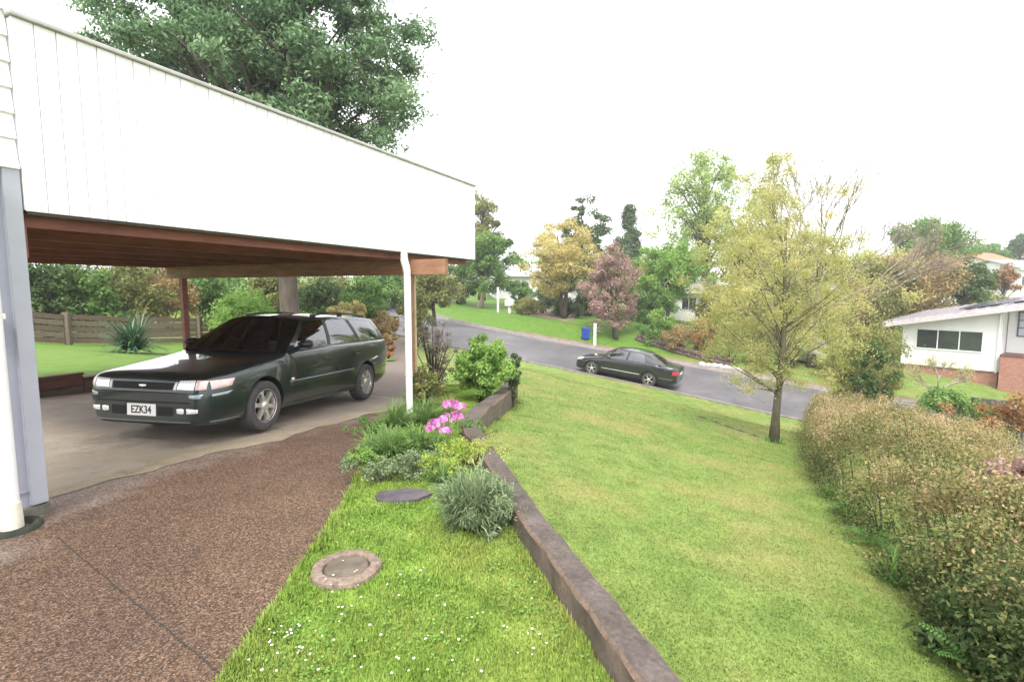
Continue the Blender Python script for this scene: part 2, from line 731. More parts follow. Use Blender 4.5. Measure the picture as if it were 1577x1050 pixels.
s_c = dotp(U2, C0.x * U2[0] + C0.y * U2[1])
t_c = dotp(V2, C0.x * V2[0] + C0.y * V2[1])
tw = math_('ADD', t_c, math_('MULTIPLY', math_('SUBTRACT', wob, .5), 1.1))
sw_ = math_('MULTIPLY', math_('SUBTRACT', 3.3, s_c), .09)
band = ramp(nt, math_('ADD', tw, sw_), [(.10, (0, 0, 0)), (.42, (1, 1, 1))])
patch_s = ramp(nt, math_('ADD', math_('ABSOLUTE', math_('ADD', s_c, .75), 0), math_('MULTIPLY', wob, .8)), [(.55, (1, 1, 1)), (.95, (0, 0, 0))])
patch_t = ramp(nt, math_('ADD', math_('ABSOLUTE', math_('ADD', t_c, .42), 0), math_('MULTIPLY', wob, .5)), [(.35, (1, 1, 1)), (.6, (0, 0, 0))])
wornf = mixc(nt, 1, band, mixc(nt, 1, patch_s, patch_t, 'MULTIPLY'), 'LIGHTEN')
wornf = mixc(nt, .82, (0, 0, 0), wornf)
c = mixc(nt, wornf, c, ramp(nt, sep.outputs[0], [(0, (.085, .058, .045)), (.5, (.16, .118, .095)), (1, (.27, .22, .185))]))
nt.links.new(c, bs.inputs['Base Color'])
bs.inputs['Roughness'].default_value = .7
bump(nt, bs, vor.outputs['Distance'], .6, .006)
V, F = [], []
DY = np.r_[np.arange(-5, 13, .25), np.arange(13, 27.2, .6)]
cols = np.linspace(0, 1, 26)
for y in DY:
    xr = float(edge_x(y)) + .03 * math.sin(y * 7.3) * (y > 1) + .02 * math.sin(y * 17)
    xl = -16 if y < 6 else float(np.interp(y, [6, 9, 10.5, 14, 27], [-16, -9.2, -6.6, -6.2, -8.8]))
    for u in cols:
        x = xl + (xr - xl) * u
        z = tz(x, y) + .006
        if y > 11:
            k = float(smooth(11, 14, y))
            z = max(z, gz(x, y) + .02) * k + z * (1 - k)
        V.append((x, y, z))
n = len(cols)
for i in range(len(DY) - 1):
    for j in range(n - 1):
        F.append((i * n + j, i * n + j + 1, (i + 1) * n + j + 1, (i + 1) * n + j))
structure(link('driveway', pymesh('driveway', V, F, smooth=True), M_drive))

# saw-cut joint across the driveway
ja, jb = on_z(88, 828), on_z(352, 1050)
V, F = [], []
dirj = (jb - ja).normalized()
nj = Vector((-dirj.y, dirj.x, 0))
N_ = 40
for i in range(N_ + 1):
    p = ja + (jb - ja) * (i / N_) * 1.3
    wob = .0025 * math.sin(i * 1.7) + .0015 * math.sin(i * 4.1)
    for s_ in (-1, 1):
        q = p + nj * (wob + s_ * (.0035 + .001 * math.sin(i * 2.3)))
        V.append((q.x, q.y, tz(q.x, q.y) + .0085))
for i in range(N_):
    F.append((2 * i, 2 * i + 1, 2 * i + 3, 2 * i + 2))
structure(link('driveway_joint', pymesh('driveway_joint', V, F), plain('dark_joint', (.03, .027, .02), .9)))

# ---- concrete slab under the carport
M_slab, nt, bs, _o = mat_base('slab_concrete')
f1 = noise(nt, 1.3, 5, .6, 'Object')
f2 = noise(nt, 60, 3, .7, 'Object')
tc = _node(nt, 'ShaderNodeTexCoord')
sx = _node(nt, 'ShaderNodeSeparateXYZ')
nt.links.new(tc.outputs['Object'], sx.inputs[0])
c = ramp(nt, f1, [(.25, (.19, .155, .12)), (.55, (.265, .22, .17)), (.8, (.33, .285, .23))])
# moss stain running along the open front edge
ad = _node(nt, 'ShaderNodeMath', operation='MULTIPLY_ADD')
nt.links.new(f1, ad.inputs[0])
ad.inputs[1].default_value = .9
nt.links.new(sx.outputs[1], ad.inputs[2])
mo = ramp(nt, ad.outputs[0], [(.55, (.2, .2, .2)), (1.0, (1, 1, 1)), (1.35, (.4, .4, .4)), (2.0, (0, 0, 0))])
mo2 = mixc(nt, .32, (0, 0, 0), mo)
c = mixc(nt, mo2, c, (.19, .155, .045))
f5 = noise(nt, .9, 6, .75, 'Object')
c = mixc(nt, .85, c, ramp(nt, f5, [(.34, (.55, .53, .50)), (.47, (1, 1, 1)), (.68, (1.18, 1.18, 1.18))]), 'MULTIPLY')   # oil and tyre grime
c = mixc(nt, .6, c, ramp(nt, f2, [(.3, (.7, .7, .7)), (.7, (1.25, 1.25, 1.25))]), 'MULTIPLY')
nt.links.new(c, bs.inputs['Base Color'])
bs.inputs['Roughness'].default_value = .75
bump(nt, bs, f2, .3, .006)


def slab(name, outline_lo, outline_hi, s0, s1, mat, dz):
    """sheet in carport coordinates between two t-edges"""
    V, F = [], []
    S = np.arange(s0, s1 + .01, .15)
    C = np.linspace(0, 1, 12)
    for s in S:
        a, b = outline_lo(s), outline_hi(s)
        for u in C:
            t = a + (b - a) * u
            w = loc2w(s, t)
            V.append((s, t, tz(w.x, w.y) + dz))
    n = len(C)
    for i in range(len(S) - 1):
        for j in range(n - 1):
            F.append((i * n + j, (i + 1) * n + j, (i + 1) * n + j + 1, i * n + j + 1))
    return structure(link(name, pymesh(name, V, F, smooth=True), mat, None, (C0.x, C0.y, 0), ROT))


slab('carport_slab', lambda s: .26 + .05 * math.sin(s * 5) + .07 * math.sin(s * 2.1) + .03 * math.sin(s * 13), lambda s: 5.72, -1.2, 5.6, M_slab, .011)

# ---- lawn behind the carport, held by a low timber wall


def backz(s, t):
    off = .30 * (1 - smooth(4.5, 9, s))
    base = -.06 * .4 * np.log1p(np.exp(np.clip((s - 1.4) / .4, -30, 30)))
    return base * .9 + off + .012 * (t - 5.75) - .02


S = np.arange(-9, 12.1, .5)
Tt = np.arange(5.84, 30, .6)
me = sheet(S, Tt, backz, 'back_lawn')
structure(link('back_lawn', me, M_far, None, (C0.x, C0.y, 0), ROT))
M_oldwood = plain('weathered_timber', (.105, .075, .052), .85, var=.4, scale=3, bumps=.4, stretch=(1, 8, 8))
M_oldwood2 = plain('weathered_timber_grey', (.13, .10, .072), .85, var=.4, scale=3, bumps=.4, stretch=(1, 8, 8))
M_redwood = plain('red_brown_timber', (.135, .052, .036), .8, var=.35, scale=3, bumps=.3, stretch=(1, 8, 8))

lw = thing('low_timber_wall', 'low brown timber retaining wall along the back of the carport slab', 'retaining wall', (C0.x, C0.y, 0), ROT)
for i in range(7):
    s0, s1 = -3 + i * 1.5, -3 + i * 1.5 + 1.49
    w_ = loc2w((s0 + s1) / 2, 5.8)
    zb = tz(w_.x, w_.y)
    for k in range(2):
        o = box('plank', (s0, 5.76, zb - .06 + k * .175), (s1, 5.81, zb + .105 + k * .175), M_oldwood if (i + k) % 2 else M_redwood, lw, .006)
    o = box('post', (s0 + .7, 5.70, zb - .1), (s0 + .79, 5.758, zb + .30), M_oldwood2, lw, .006)
    o = box('cap_rail', (s0, 5.72, zb + .292), (s1, 5.86, zb + .332), M_redwood, lw, .006)

# ------------------------------------------------------------------ carport
M_white = plain('white_cladding_paint', (.80, .80, .81), .55, var=.03, scale=2, bumps=.04)
M_whitetrim = plain('white_trim', (.78, .77, .77), .5, var=.05, scale=3)
M_capgrey = plain('grey_flashing', (.42, .40, .39), .5, var=.15, scale=4)
M_stain = plain('red_brown_stain', (.235, .080, .055), .6, var=.35, scale=2.5, bumps=.2, stretch=(1, 6, 6))
M_stain2 = plain('faded_brown_stain', (.26, .13, .075), .65, var=.4, scale=2.5, bumps=.2, stretch=(6, 1, 6))
M_ply = plain('ceiling_ply', (.30, .12, .085), .65, var=.25, scale=1.5, stretch=(1, 5, 1))
M_pipe = plain('white_pvc', (.80, .79, .78), .35, var=.06, scale=4)
M_dirt = plain('dark_drain', (.02, .025, .015), .9, var=.4, scale=12)

FB, FT = 2.27, 3.61                                # fascia underside and top
FLEN = 6.78
cp = thing('carport', 'flat roofed carport with tall white vertical board front and red brown rafters', 'carport', (C0.x, C0.y, 0), ROT)
BW = .133
nb = int(FLEN / BW)
bmsh = boxmesh(BW - .0045, .022, FT - FB, .0035)
bmsh.materials.append(M_white)
for i in range(nb):
    link('fascia_board', bmsh, None, cp, (.005 + (i + .5) * BW, -.02 + .0015 * math.sin(i * 2.7), (FB + FT) / 2))
s_end = .005 + nb * BW
box('fascia_backing', (.006, -.006, FB + .012), (s_end - .012, .05, FT - .01), M_whitetrim, cp)
box('fascia_return', (s_end - .01, -.03, FB), (s_end + .022, .6, FT), M_white, cp, .004)
box('top_cap', (-.01, -.06, FT + .002), (s_end + .05, .12, FT + .035), M_capgrey, cp, .006)
box('drip_flashing', (.02, -.012, FB - .02), (s_end - .02, .03, FB + .006), plain('dark_flashing', (.05, .04, .035), .6), cp)
box('roof', (-.25, .06, 2.42), (s_end - .03, 6.1, 2.50), M_capgrey, cp)
box('ceiling', (-.2, .07, 2.392), (s_end - .05, 6.05, 2.416), M_ply, cp)
for i in range(6):
    t0 = .12 + i * 1.14
    box('rafter', (-.18, t0, 2.168), (s_end - .06, t0 + .055, 2.388), M_stain, cp, .004)
box('ceiling_batten', (.5, .2, 2.36), (.6, 5.9, 2.388), M_stain, cp)
# beams across, on posts
PS = float(st(*on_z(627, 617, -.02).xy)[0])
for s0, mt in ((PS + .10, M_stain2), (-.05, M_stain)):
    box('beam', (s0, -.62 if s0 > 1 else .06, 1.935), (s0 + .085, 6.0, 2.166), mt, cp, .005)
for s0, t0 in ((PS + .09, .02), (PS + .09, 5.5), (-.05, 5.5)):
    w_ = loc2w(s0, t0)
    box('post', (s0 - .005, t0, tz(w_.x, w_.y) - .05), (s0 + .10, t0 + .10, 1.934), M_stain if t0 > 1 else M_stain2, cp, .005)
# stain-bleached corner stop on the front post
w_ = loc2w(PS + .2, -.05)
box('post_packer', (PS + .197, .0, tz(w_.x, w_.y)), (PS + .235, .07, 1.93), plain('pale_timber', (.42, .33, .20), .7, var=.3, scale=3, stretch=(6, 6, 1)), cp, .004)
# rear fascia
box('rear_fascia', (-.25, 6.06, 2.15), (s_end - .03, 6.10, 2.52), M_stain, cp, .004)
# peeling corner of ceiling board hanging loose
V = [(1.2, 1.2, 2.36), (2.1, 1.15, 2.38), (2.1, 1.5, 2.39), (1.7, 1.45, 2.30), (1.3, 1.5, 2.31)]
V2_ = [(a, b, c_ - .008) for a, b, c_ in V]
F = [(0, 1, 2, 3, 4), (9, 8, 7, 6, 5)] + [(i, i + 5, (i + 1) % 5 + 5, (i + 1) % 5) for i in range(5)]
link('loose_ceiling_sheet', pymesh('loose_sheet', V + V2_, F), M_stain2, cp)
# white downpipe at the front post: offset at the top, joint low down
sp, tp = PS - .13, -.10
w_ = loc2w(sp, tp)
zg = tz(w_.x, w_.y)
dp = tube('downpipe', [(sp, tp + .05, FB + .01), (sp, tp + .05, FB - .08), (sp, tp, FB - .26), (sp + .0, tp, .42), (sp, tp, zg - .02)],
          .052, M_pipe, cp, 14)
tube('pipe_collar', [(sp, tp, .40), (sp, tp, .47)], .059, plain('pipe_joint_grey', (.55, .53, .52), .4), dp, 14)
tube('pipe_bend', [(sp, tp + .05, FB - .03), (sp, tp + .05, FB - .11), (sp, tp + .012, FB - .23), (sp, tp, FB - .30)], .058, plain('pipe_joint_pale', (.66, .63, .62), .4), dp, 14)

# ------------------------------------------------------------------ the house wall beside it
M_panel = plain('pale_lilac_wall', (.30, .31, .37), .7, var=.07, scale=3, bumps=.15)
M_wb = plain('white_weatherboard', (.80, .80, .80), .55, var=.03, scale=2)
hs = thing('house', 'white weatherboard house wall with pale grey lower panels next to the carport', 'house', (C0.x, C0.y, 0), ROT)
box('wall', (-7.0, .03, .09), (-.012, .20, 2.62), M_panel, hs)
box('wall_core', (-7.0, .045, 2.6), (-.012, .20, 4.3), M_whitetrim, hs)
box('corner_board', (-.105, -.006, .10), (-.004, .20, 2.60), plain('corner_board_paint', (.36, .37, .42), .55, var=.05), hs, .004)
box('sheet_joint', (-.40, .012, .10), (-.365, .03, 2.60), plain('joint_strip', (.27, .28, .33), .6), hs, .003)
box('base_nib', (-7.0, .0, -.05), (.004, .22, .088), plain('dirty_concrete', (.10, .095, .075), .85, var=.5, scale=6), hs, .006)
box('damp_course', (-7.0, .022, .20), (-.108, .03, .212), plain('joint_dark', (.24, .24, .26), .8), hs)
V, F = [], []
for i in range(9):
    z0 = 2.60 + i * .175
    L = 6.7
    V = [(-7, .028, z0), (-.004, .028, z0), (-.004, .040, z0 + .205), (-7, .040, z0 + .205), (-7, .046, z0), (-.004, .046, z0), (-.004, .052, z0 + .205), (-7, .052, z0 + .205)]
    V = [(a, b - .03 if k in (0, 1) else b - .012 if k in (2, 3) else b - .002, c_) for k, (a, b, c_) in enumerate(V)]
    F = [(0, 1, 2, 3), (5, 4, 7, 6), (0, 4, 5, 1), (3, 2, 6, 7), (1, 5, 6, 2), (0, 3, 7, 4)]
    link('weatherboard', pymesh('weatherboard', V, F), M_wb, hs)
box('soffit_board', (-7, -.02, 2.56), (-.004, .03, 2.598), M_whitetrim, hs, .004)
# fat white downpipe with a cream shoe over a gully
sp, tp = -.27, -.10
dp = tube('downpipe', [(sp, tp, 2.56), (sp, tp, .05)], .058, M_pipe, hs, 16)
tube('pipe_shoe', [(sp, tp, .20), (sp, tp - .01, .02)], .066, plain('cream_pipe_shoe', (.66, .62, .52), .5, var=.2, scale=8), dp, 16)
box('pipe_bracket', (sp - .075, tp - .01, 1.5), (sp + .075, tp + .14, 1.54), M_pipe, dp, .004)
V, F = lathe([(.0, .0), (.10, .0), (.13, .035), (.16, .035), (.17, .0)], 20)
link('gully', pymesh('gully', V, F, smooth=True), M_dirt, hs, (sp, tp, .004))

# ------------------------------------------------------------------ retaining wall between terrace and lawn
M_wall, nt, bs, _o = mat_base('old_concrete')
f1 = noise(nt, 5, 6, .7, 'World')
f2 = noise(nt, 34, 5, .75, 'World')
f3 = noise(nt, 1.2, 3, .5, 'World')
c = ramp(nt, f1, [(.25, (.050, .038, .032)), (.5, (.105, .082, .072)), (.75, (.17, .14, .125))])
c = mixc(nt, ramp(nt, f3, [(.45, (0, 0, 0)), (.7, (.7, .7, .7))]), c, (.060, .056, .030))
c = mixc(nt, .85, c, ramp(nt, f2, [(.3, (.5, .5, .5)), (.7, (1.4, 1.4, 1.4))]), 'MULTIPLY')
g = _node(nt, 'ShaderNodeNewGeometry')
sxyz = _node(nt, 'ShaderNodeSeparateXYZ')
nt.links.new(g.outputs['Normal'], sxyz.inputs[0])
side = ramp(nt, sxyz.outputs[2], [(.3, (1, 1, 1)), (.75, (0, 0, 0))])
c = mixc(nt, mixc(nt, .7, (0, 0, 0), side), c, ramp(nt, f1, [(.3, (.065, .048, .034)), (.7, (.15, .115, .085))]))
nt.links.new(c, bs.inputs['Base Color'])
edgef = ramp(nt, sxyz.outputs[2], [(.25, (0, 0, 0)), (.45, (.8, .8, .8)), (.8, (.8, .8, .8)), (.93, (0, 0, 0))])
c = mixc(nt, edgef, c, ramp(nt, f2, [(.3, (.10, .062, .042)), (.7, (.25, .17, .125))]))   # worn arris shows the red aggregate
nt.links.new(c, bs.inputs['Base Color'])
bs.inputs['Roughness'].default_value = .9
bump(nt, bs, f2, .9, .014)
_wp = _resample(np.array([(x, y, 0) for x, y in WALL]), .11)
wt = np.gradient(_wp[:, :2], axis=0)
wt /= np.linalg.norm(wt, axis=1)[:, None]
wn_ = np.stack([wt[:, 1], -wt[:, 0]], 1)
V, F = [], []
for i, (p, n_) in enumerate(zip(_wp, wn_)):
    y = p[1]
    top = tz(p[0], y) + .185 + random.uniform(-.004, .004)
    lo = min(tz(p[0], y), lawn_plane(p[0], y)) - .5
    hw = .088 + .04 * float(smooth(5, 7, y))
    prof = [(-hw, lo), (-hw, top - .022), (-hw + .016, top - .004), (-hw + .03, top), (-.03, top + .004), (.04, top + .002), (hw - .03, top), (hw - .012, top - .01), (hw, top - .035), (hw, lo)]
    for o_, z in prof:
        j = random.uniform(-.006, .006)
        V.append((p[0] + n_[0] * (o_ + j), y + n_[1] * (o_ + j), z + random.uniform(-.003, .003)))
m_ = 10
for i in range(len(_wp) - 1):
    for j in range(m_ - 1):
        F.append((i * m_ + j, i * m_ + j + 1, (i + 1) * m_ + j + 1, (i + 1) * m_ + j))
o = link('retaining_wall', pymesh('retaining_wall', V, F, angle=35), M_wall)
tag(o, 'low weathered concrete retaining wall with lichen between terrace grass and lower lawn', 'retaining wall')

# ------------------------------------------------------------------ garden fence behind the carport
fn = thing('plank_fence', 'low weathered timber plank fence behind the back lawn', 'fence')
fa, fb = Vector((-17.6, 14.2, 0)), Vector((-10.6, 25.0, 0))
nbay = 6


def fz(p):
    s, t = st(p.x, p.y)
    return float(backz(np.array([s]), np.array([t]))[0])


for i in range(nbay + 1):
    p = fa.lerp(fb, i / nbay)
    z = fz(p)
    box('post', (p.x - .09, p.y - .07, z - .2), (p.x + .09, p.y + .07, z + 1.12), M_oldwood2, fn, .01)
    if i < nbay:
        q = fa.lerp(fb, (i + 1) / nbay)
        z2 = fz(q)
        d = (q - p).normalized()
        nn = Vector((-d.y, d.x, 0)) * .025
        for k in range(5):
            z0 = .05 + k * .205 + random.uniform(-.01, .01)
            hgt = .17
            V = []
            for base, zz in ((p + d * .1, z), (q - d * .1, z2)):
                for sgn in (-1, 1):
                    for h_ in (0, hgt):
                        b_ = base + nn * sgn
                        V.append((b_.x, b_.y, zz + z0 + h_))
            F = [(0, 1, 3, 2), (4, 6, 7, 5), (0, 4, 5, 1), (2, 3, 7, 6), (1, 5, 7, 3), (0, 2, 6, 4)]
            link('plank', pymesh('plank', V, F), [M_oldwood, M_oldwood2][(i * 2 + k) % 2], fn)

# ------------------------------------------------------------------ cars
def pch(xs_, ys_):
    """smooth interpolation through the points"""
    xs_, ys_ = np.array(xs_, float), np.array(ys_, float)
    o = np.argsort(xs_)
    xs_, ys_ = xs_[o], ys_[o]
    d = np.diff(ys_) / np.diff(xs_)
    m = np.zeros(len(xs_))
    for i in range(1, len(xs_) - 1):
        m[i] = 0 if d[i - 1] * d[i] <= 0 else 2 * d[i - 1] * d[i] / (d[i - 1] + d[i])
    m[0], m[-1] = d[0], d[-1]

    def f(x):
        x = min(max(x, xs_[0]), xs_[-1])
        i = min(max(int(np.searchsorted(xs_, x, side='right')) - 1, 0), len(xs_) - 2)
        h = xs_[i + 1] - xs_[i]
        u = (x - xs_[i]) / h
        return float((2 * u**3 - 3 * u**2 + 1) * ys_[i] + (u**3 - 2 * u**2 + u) * h * m[i] + (-2 * u**3 + 3 * u**2) * ys_[i + 1] + (u**3 - u**2) * h * m[i + 1])
    return f


def paint(name, col, flake=.35, rough=.32):
    m, nt, bs, out = mat_base(name)
    f = noise(nt, 2.5, 3, .5)
    nt.links.new(ramp(nt, f, [(.3, tuple(c * .9 for c in col)), (.7, tuple(c * 1.12 for c in col))]), bs.inputs['Base Color'])
    bs.inputs['Metallic'].default_value = flake
    bs.inputs['Roughness'].default_value = rough
    bs.inputs['Coat Weight'].default_value = 1
    bs.inputs['Coat Roughness'].default_value = .03
    d = noise(nt, 30, 3, .6)
    r = _node(nt, 'ShaderNodeMapRange')
    r.inputs[3].default_value = rough - .06
    r.inputs[4].default_value = rough + .12
    nt.links.new(d, r.inputs[0])
    nt.links.new(r.outputs[0], bs.inputs['Roughness'])
    return m


M_tyre = plain('tyre_rubber', (.045, .042, .042), .8, var=.3, scale=12, bumps=.1)
M_alloy = plain('alloy_silver', (.62, .58, .56), .34, metal=.75, var=.1, scale=8)
M_black = plain('black_plastic', (.012, .012, .014), .45, var=.2)
M_well = plain('wheel_well_black', (.006, .006, .006), .9)
M_cabin = plain('cabin_grey', (.03, .032, .034), .8, var=.2)
M_seat = plain('seat_fabric', (.022, .024, .027), .9, var=.2, scale=20)
M_lens = plain('headlight_glass', (.72, .74, .76), .12, metal=.25, var=.25, scale=18, coat=1, stretch=(1, 5, .4))
M_pink = plain('indicator_glass', (.66, .47, .44), .15, metal=.1, var=.2, scale=18, coat=1)
M_redl = plain('tail_light_red', (.40, .02, .02), .15, var=.2, coat=1)
M_chrome = plain('chrome_trim', (.72, .72, .74), .18, metal=1, var=.05)
M_plate = plain('plate_white', (.74, .72, .70), .4, var=.03)
M_plateblack = plain('plate_black', (.02, .02, .02), .5)
M_glass = glassmat('car_glass', (.62, .68, .66), base=.06, blend=.34)
M_glassside = glassmat('car_side_glass', (.22, .27, .24), base=.11, blend=.36)


def text_mesh(txt, size):
    cu = bpy.data.curves.new('txt', 'FONT')
    cu.body = txt
    cu.size = size
    cu.align_x = 'CENTER'
    cu.align_y = 'CENTER'
    cu.extrude = .0012
    cu.offset = size * .018
    o = bpy.data.objects.new('txt', cu)
    COL.objects.link(o)
    dg = bpy.context.evaluated_depsgraph_get()
    me = bpy.data.meshes.new_from_object(o.evaluated_get(dg))
    bpy.data.objects.remove(o)
    return me


def make_car(name, label, P, M_paint, plate_text=None, group=None):
    root = thing(name, label, 'car', group=group)
    zb, zt, hw = pch(*P['zb']), pch(*P['zt']), pch(*P['hw'])
    belt = pch(*P['belt'])
    cab0, cab1 = P['cab']                     # cabin tub from x=cab0 back to cab1
    R, WB, TR = P['R'], P['wb'], P['track']
    sx_ = sorted(set(P['st']), reverse=True)
    secs = []
    for x in sx_:
        w, b, t = hw(x), zb(x), zt(x)
        inside = cab1 <= x <= cab0
        zs = (belt(x) if inside else t - P.get('drop', .035) - P.get('droop', .045) * max(0, 1 - abs(x - .5)))
        if inside:
            top = [(.962 * w, zs - .03), (.925 * w, zs), (.895 * w, zs - .004), (.875 * w, .46), (.0, .46)]
        else:
            zs = min(zs, t - P.get('drop', .03))
            top = [(.970 * w, zs - .035), (.925 * w, zs + .010), (.82 * w, t - P.get('edge', .016)), (.45 * w, t - .004), (0, t)]
        h = top[0][1] - b
        sec = [(0, b), (.72 * w, b), (.91 * w, b + .01), (.975 * w, b + .10 * h + .02), (1.0 * w, b + .40 * h), (1.004 * w, b + .62 * h), (.995 * w, b + .82 * h)] + top
        secs.append([(x, y, z) for y, z in sec])
    n = len(secs[0])
    V, F = [], []
    full = 2 * n - 2
    for sec in secs:
        ring = sec + [(x, -y, z) for x, y, z in sec[-2:0:-1]]
        V += ring
    for i in range(len(secs) - 1):
        for j in range(full):
            j2 = (j + 1) % full
            F.append((i * full + j, i * full + j2, (i + 1) * full + j2, (i + 1) * full + j))
    # ends: fan of quads across, mirrored ring points paired
    for base, flip in ((0, False), ((len(secs) - 1) * full, True)):
        for j in range(n - 1):
            a, b_ = base + j, base + j + 1
            c_, d_ = base + (full - j - 1) % full, base + (full - j) % full
            q = [a, b_, c_, d_]
            q2 = []
            for v_ in q:
                if v_ not in q2:
                    q2.append(v_)
            if len(q2) >= 3:
                F.append(tuple(q2 if not flip else q2[::-1]))
    me = pymesh('body', V, F, smooth=True)
    ob = bpy.data.objects.new('tmp', me)
    COL.objects.link(ob)
    bm = bmesh.new()
    bm.from_mesh(me)
    bmesh.ops.recalc_face_normals(bm, faces=bm.faces)
    bm.to_mesh(me)
    bm.free()
    ss = ob.modifiers.new('s', 'SUBSURF')
    ss.levels = ss.render_levels = 2
    cutters = []
    for cx in (0, -WB):
        for sgn in (1, -1):
            cv, cf = [], []
            N = 40
            for k in range(N):
                a = 2 * math.pi * k / N
                for y in (.52, 1.1):
                    cv.append((cx + (R + .048) * math.cos(a), sgn * y, R + .012 + (R + .048) * math.sin(a)))
            for k in range(N):
                k2 = (k + 1) % N
                cf.append((2 * k, 2 * k2, 2 * k2 + 1, 2 * k + 1))
            cf.append(tuple(2 * k for k in range(N))[::-1])
            cf.append(tuple(2 * k + 1 for k in range(N)))
            cme = pymesh('cut', cv, cf)
            bmc = bmesh.new()
            bmc.from_mesh(cme)
            bmesh.ops.recalc_face_normals(bmc, faces=bmc.faces)
            bmc.to_mesh(cme)
            bmc.free()
            co = bpy.data.objects.new('cut', cme)
            COL.objects.link(co)
            cutters.append(co)
            bo = ob.modifiers.new('b', 'BOOLEAN')
            bo.operation = 'DIFFERENCE'
            bo.solver = 'EXACT'
            bo.object = co
    dg = bpy.context.evaluated_depsgraph_get()
    # uncut skin for laying trim on
    for m_ in ob.modifiers:
        if m_.type == 'BOOLEAN':
            m_.show_viewport = False
    dg.update()
    ev = ob.evaluated_get(dg)
    bvh = BVHTree.FromObject(ob, dg)
    for m_ in ob.modifiers:
        m_.show_viewport = True
    dg.update()
    bme = bpy.data.meshes.new_from_object(ob.evaluated_get(dg))
    bpy.data.objects.remove(ob)
    for c_ in cutters:
        bpy.data.objects.remove(c_)
    bme.name = 'body'
    bme.materials.clear()
    for m_ in (M_paint, M_well, M_cabin):
        bme.materials.append(m_)
    for p in bme.polygons:
        c_ = p.center
        mi = 0
        for cx in (0, -WB):
            rr = math.hypot(c_.x - cx, c_.z - R - .012)
            if (abs(rr - R - .048) < .012 and abs(p.normal.y) < .55 and abs(c_.y) < P['hwmax'] - .012) or (rr < R + .05 and abs(c_.y) < .56):
                mi = 1
        if cab1 + .03 < c_.x < cab0 - .03 and c_.z > .35 and abs(c_.y) < .905 * hw(c_.x) and c_.z < belt(c_.x) + .02 and (p.normal.z > .3 or abs(c_.y) < .89 * hw(c_.x)):
            mi = 2
        if c_.z < zb(c_.x) + .012 and p.normal.z < -.5:
            mi = 1
        p.material_index = mi
    bme.polygons.foreach_set('use_smooth', np.ones(len(bme.polygons), dtype=bool))
    bme.set_sharp_from_angle(angle=math.radians(38))
    body = link('body', bme, None, root)

    def hit(axis, a, b):
        if axis == 'side':
            r = bvh.ray_cast(Vector((a, 3, b)), Vector((0, -1, 0)))
        elif axis == 'front':
            r = bvh.ray_cast(Vector((4, a, b)), Vector((-1, 0, 0)))
        elif axis == 'rear':
            r = bvh.ray_cast(Vector((-8, a, b)), Vector((1, 0, 0)))
        else:
            r = bvh.ray_cast(Vector((a, b, 3)), Vector((0, 0, -1)))
        return (r[0], r[1]) if r[0] is not None else (None, None)

    def lay(nm, top, bot, axis, off, mat, parent=body, nu=12, nv=4, mirror=False):
        """patch laid on the skin between two edges given in (x,z) or (y,z)"""
        def pt(line, u):
            line = np.array(line, float)
            d = np.r_[0, np.cumsum(np.linalg.norm(np.diff(line, axis=0), axis=1))]
            q = u * d[-1]
            return np.array([np.interp(q, d, line[:, k]) for k in range(2)])
        V, ok = [], []
        for i in range(nu + 1):
            a, b = pt(top, i / nu), pt(bot, i / nu)
            for j in range(nv + 1):
                q = a + (b - a) * j / nv
                h_, nm_ = hit(axis, q[0], q[1])
                ok.append(h_ is not None)
                if h_ is None:
                    V.append((0, 0, 0))
                else:
                    e = off * (.35 if i in (0, nu) or j in (0, nv) else 1)
                    V.append(tuple(h_ + nm_ * e))
        F = []
        for i in range(nu):
            for j in range(nv):
                q = (i * (nv + 1) + j, (i + 1) * (nv + 1) + j, (i + 1) * (nv + 1) + j + 1, i * (nv + 1) + j + 1)
                if all(ok[k] for k in q):
                    F.append(q)
        outs = [link(nm, pymesh(nm, V, F, smooth=True), mat, parent)]
        if mirror:
            outs.append(link(nm, pymesh(nm, [(x, -y, z) for x, y, z in V], [f[::-1] for f in F], smooth=True), mat, parent))
        return outs

    # ---- greenhouse
    G = P['gh']
    rail_y, rail_z = pch(*G['rail_y']), pch(*G['rail_z'])

    def bpt(x):
        return Vector((x, .925 * hw(x) - .004, belt(x) - .002))

    def rpt(x):
        return Vector((x, rail_y(x), rail_z(x)))

    def sidepatch(nm, b0, b1, t0, t1, v0, v1, mat, parent, inset=0.0):
        for sgn in (1, -1):
            V, F = [], []
            nu, nv = 8, 6
            for i in range(nu + 1):
                u = i / nu
                a, b = bpt(b0 + (b1 - b0) * u), rpt(t0 + (t1 - t0) * u)
                for j in range(nv + 1):
                    v = v0 + (v1 - v0) * j / nv
                    p = a.lerp(b, v)
                    p.y += .055 * 4 * v * (1 - v) * .45 - inset
                    V.append((p.x, p.y * sgn, p.z))
            for i in range(nu):
                for j in range(nv):
                    q = (i * (nv + 1) + j, (i + 1) * (nv + 1) + j, (i + 1) * (nv + 1) + j + 1, i * (nv + 1) + j + 1)
                    F.append(q if sgn < 0 else q[::-1])
            link(nm, pymesh(nm, V, F, smooth=True), mat, parent)

    VT = .90
    for kind, b0, b1, t0, t1 in G['side']:
        if kind == 'glass':
            def li(a, b, v):
                return a + (b - a) * v
            sidepatch('side_window', b0, b1, li(b0, t0, 1), li(b1, t1, 1), 0.03, VT, M_glassside, root, .004)
        else:
            sidepatch('pillar', b0, b1, t0, t1, 0.0, VT, M_paint if kind == 'paint' else M_black, root)
    b_a, b_z = G['side'][0][1], G['side'][-1][2]
    t_a, t_z = G['side'][0][3], G['side'][-1][4]
    sidepatch('window_frame', b_a, b_z, t_a, t_z, VT, 1.0, M_paint, root)
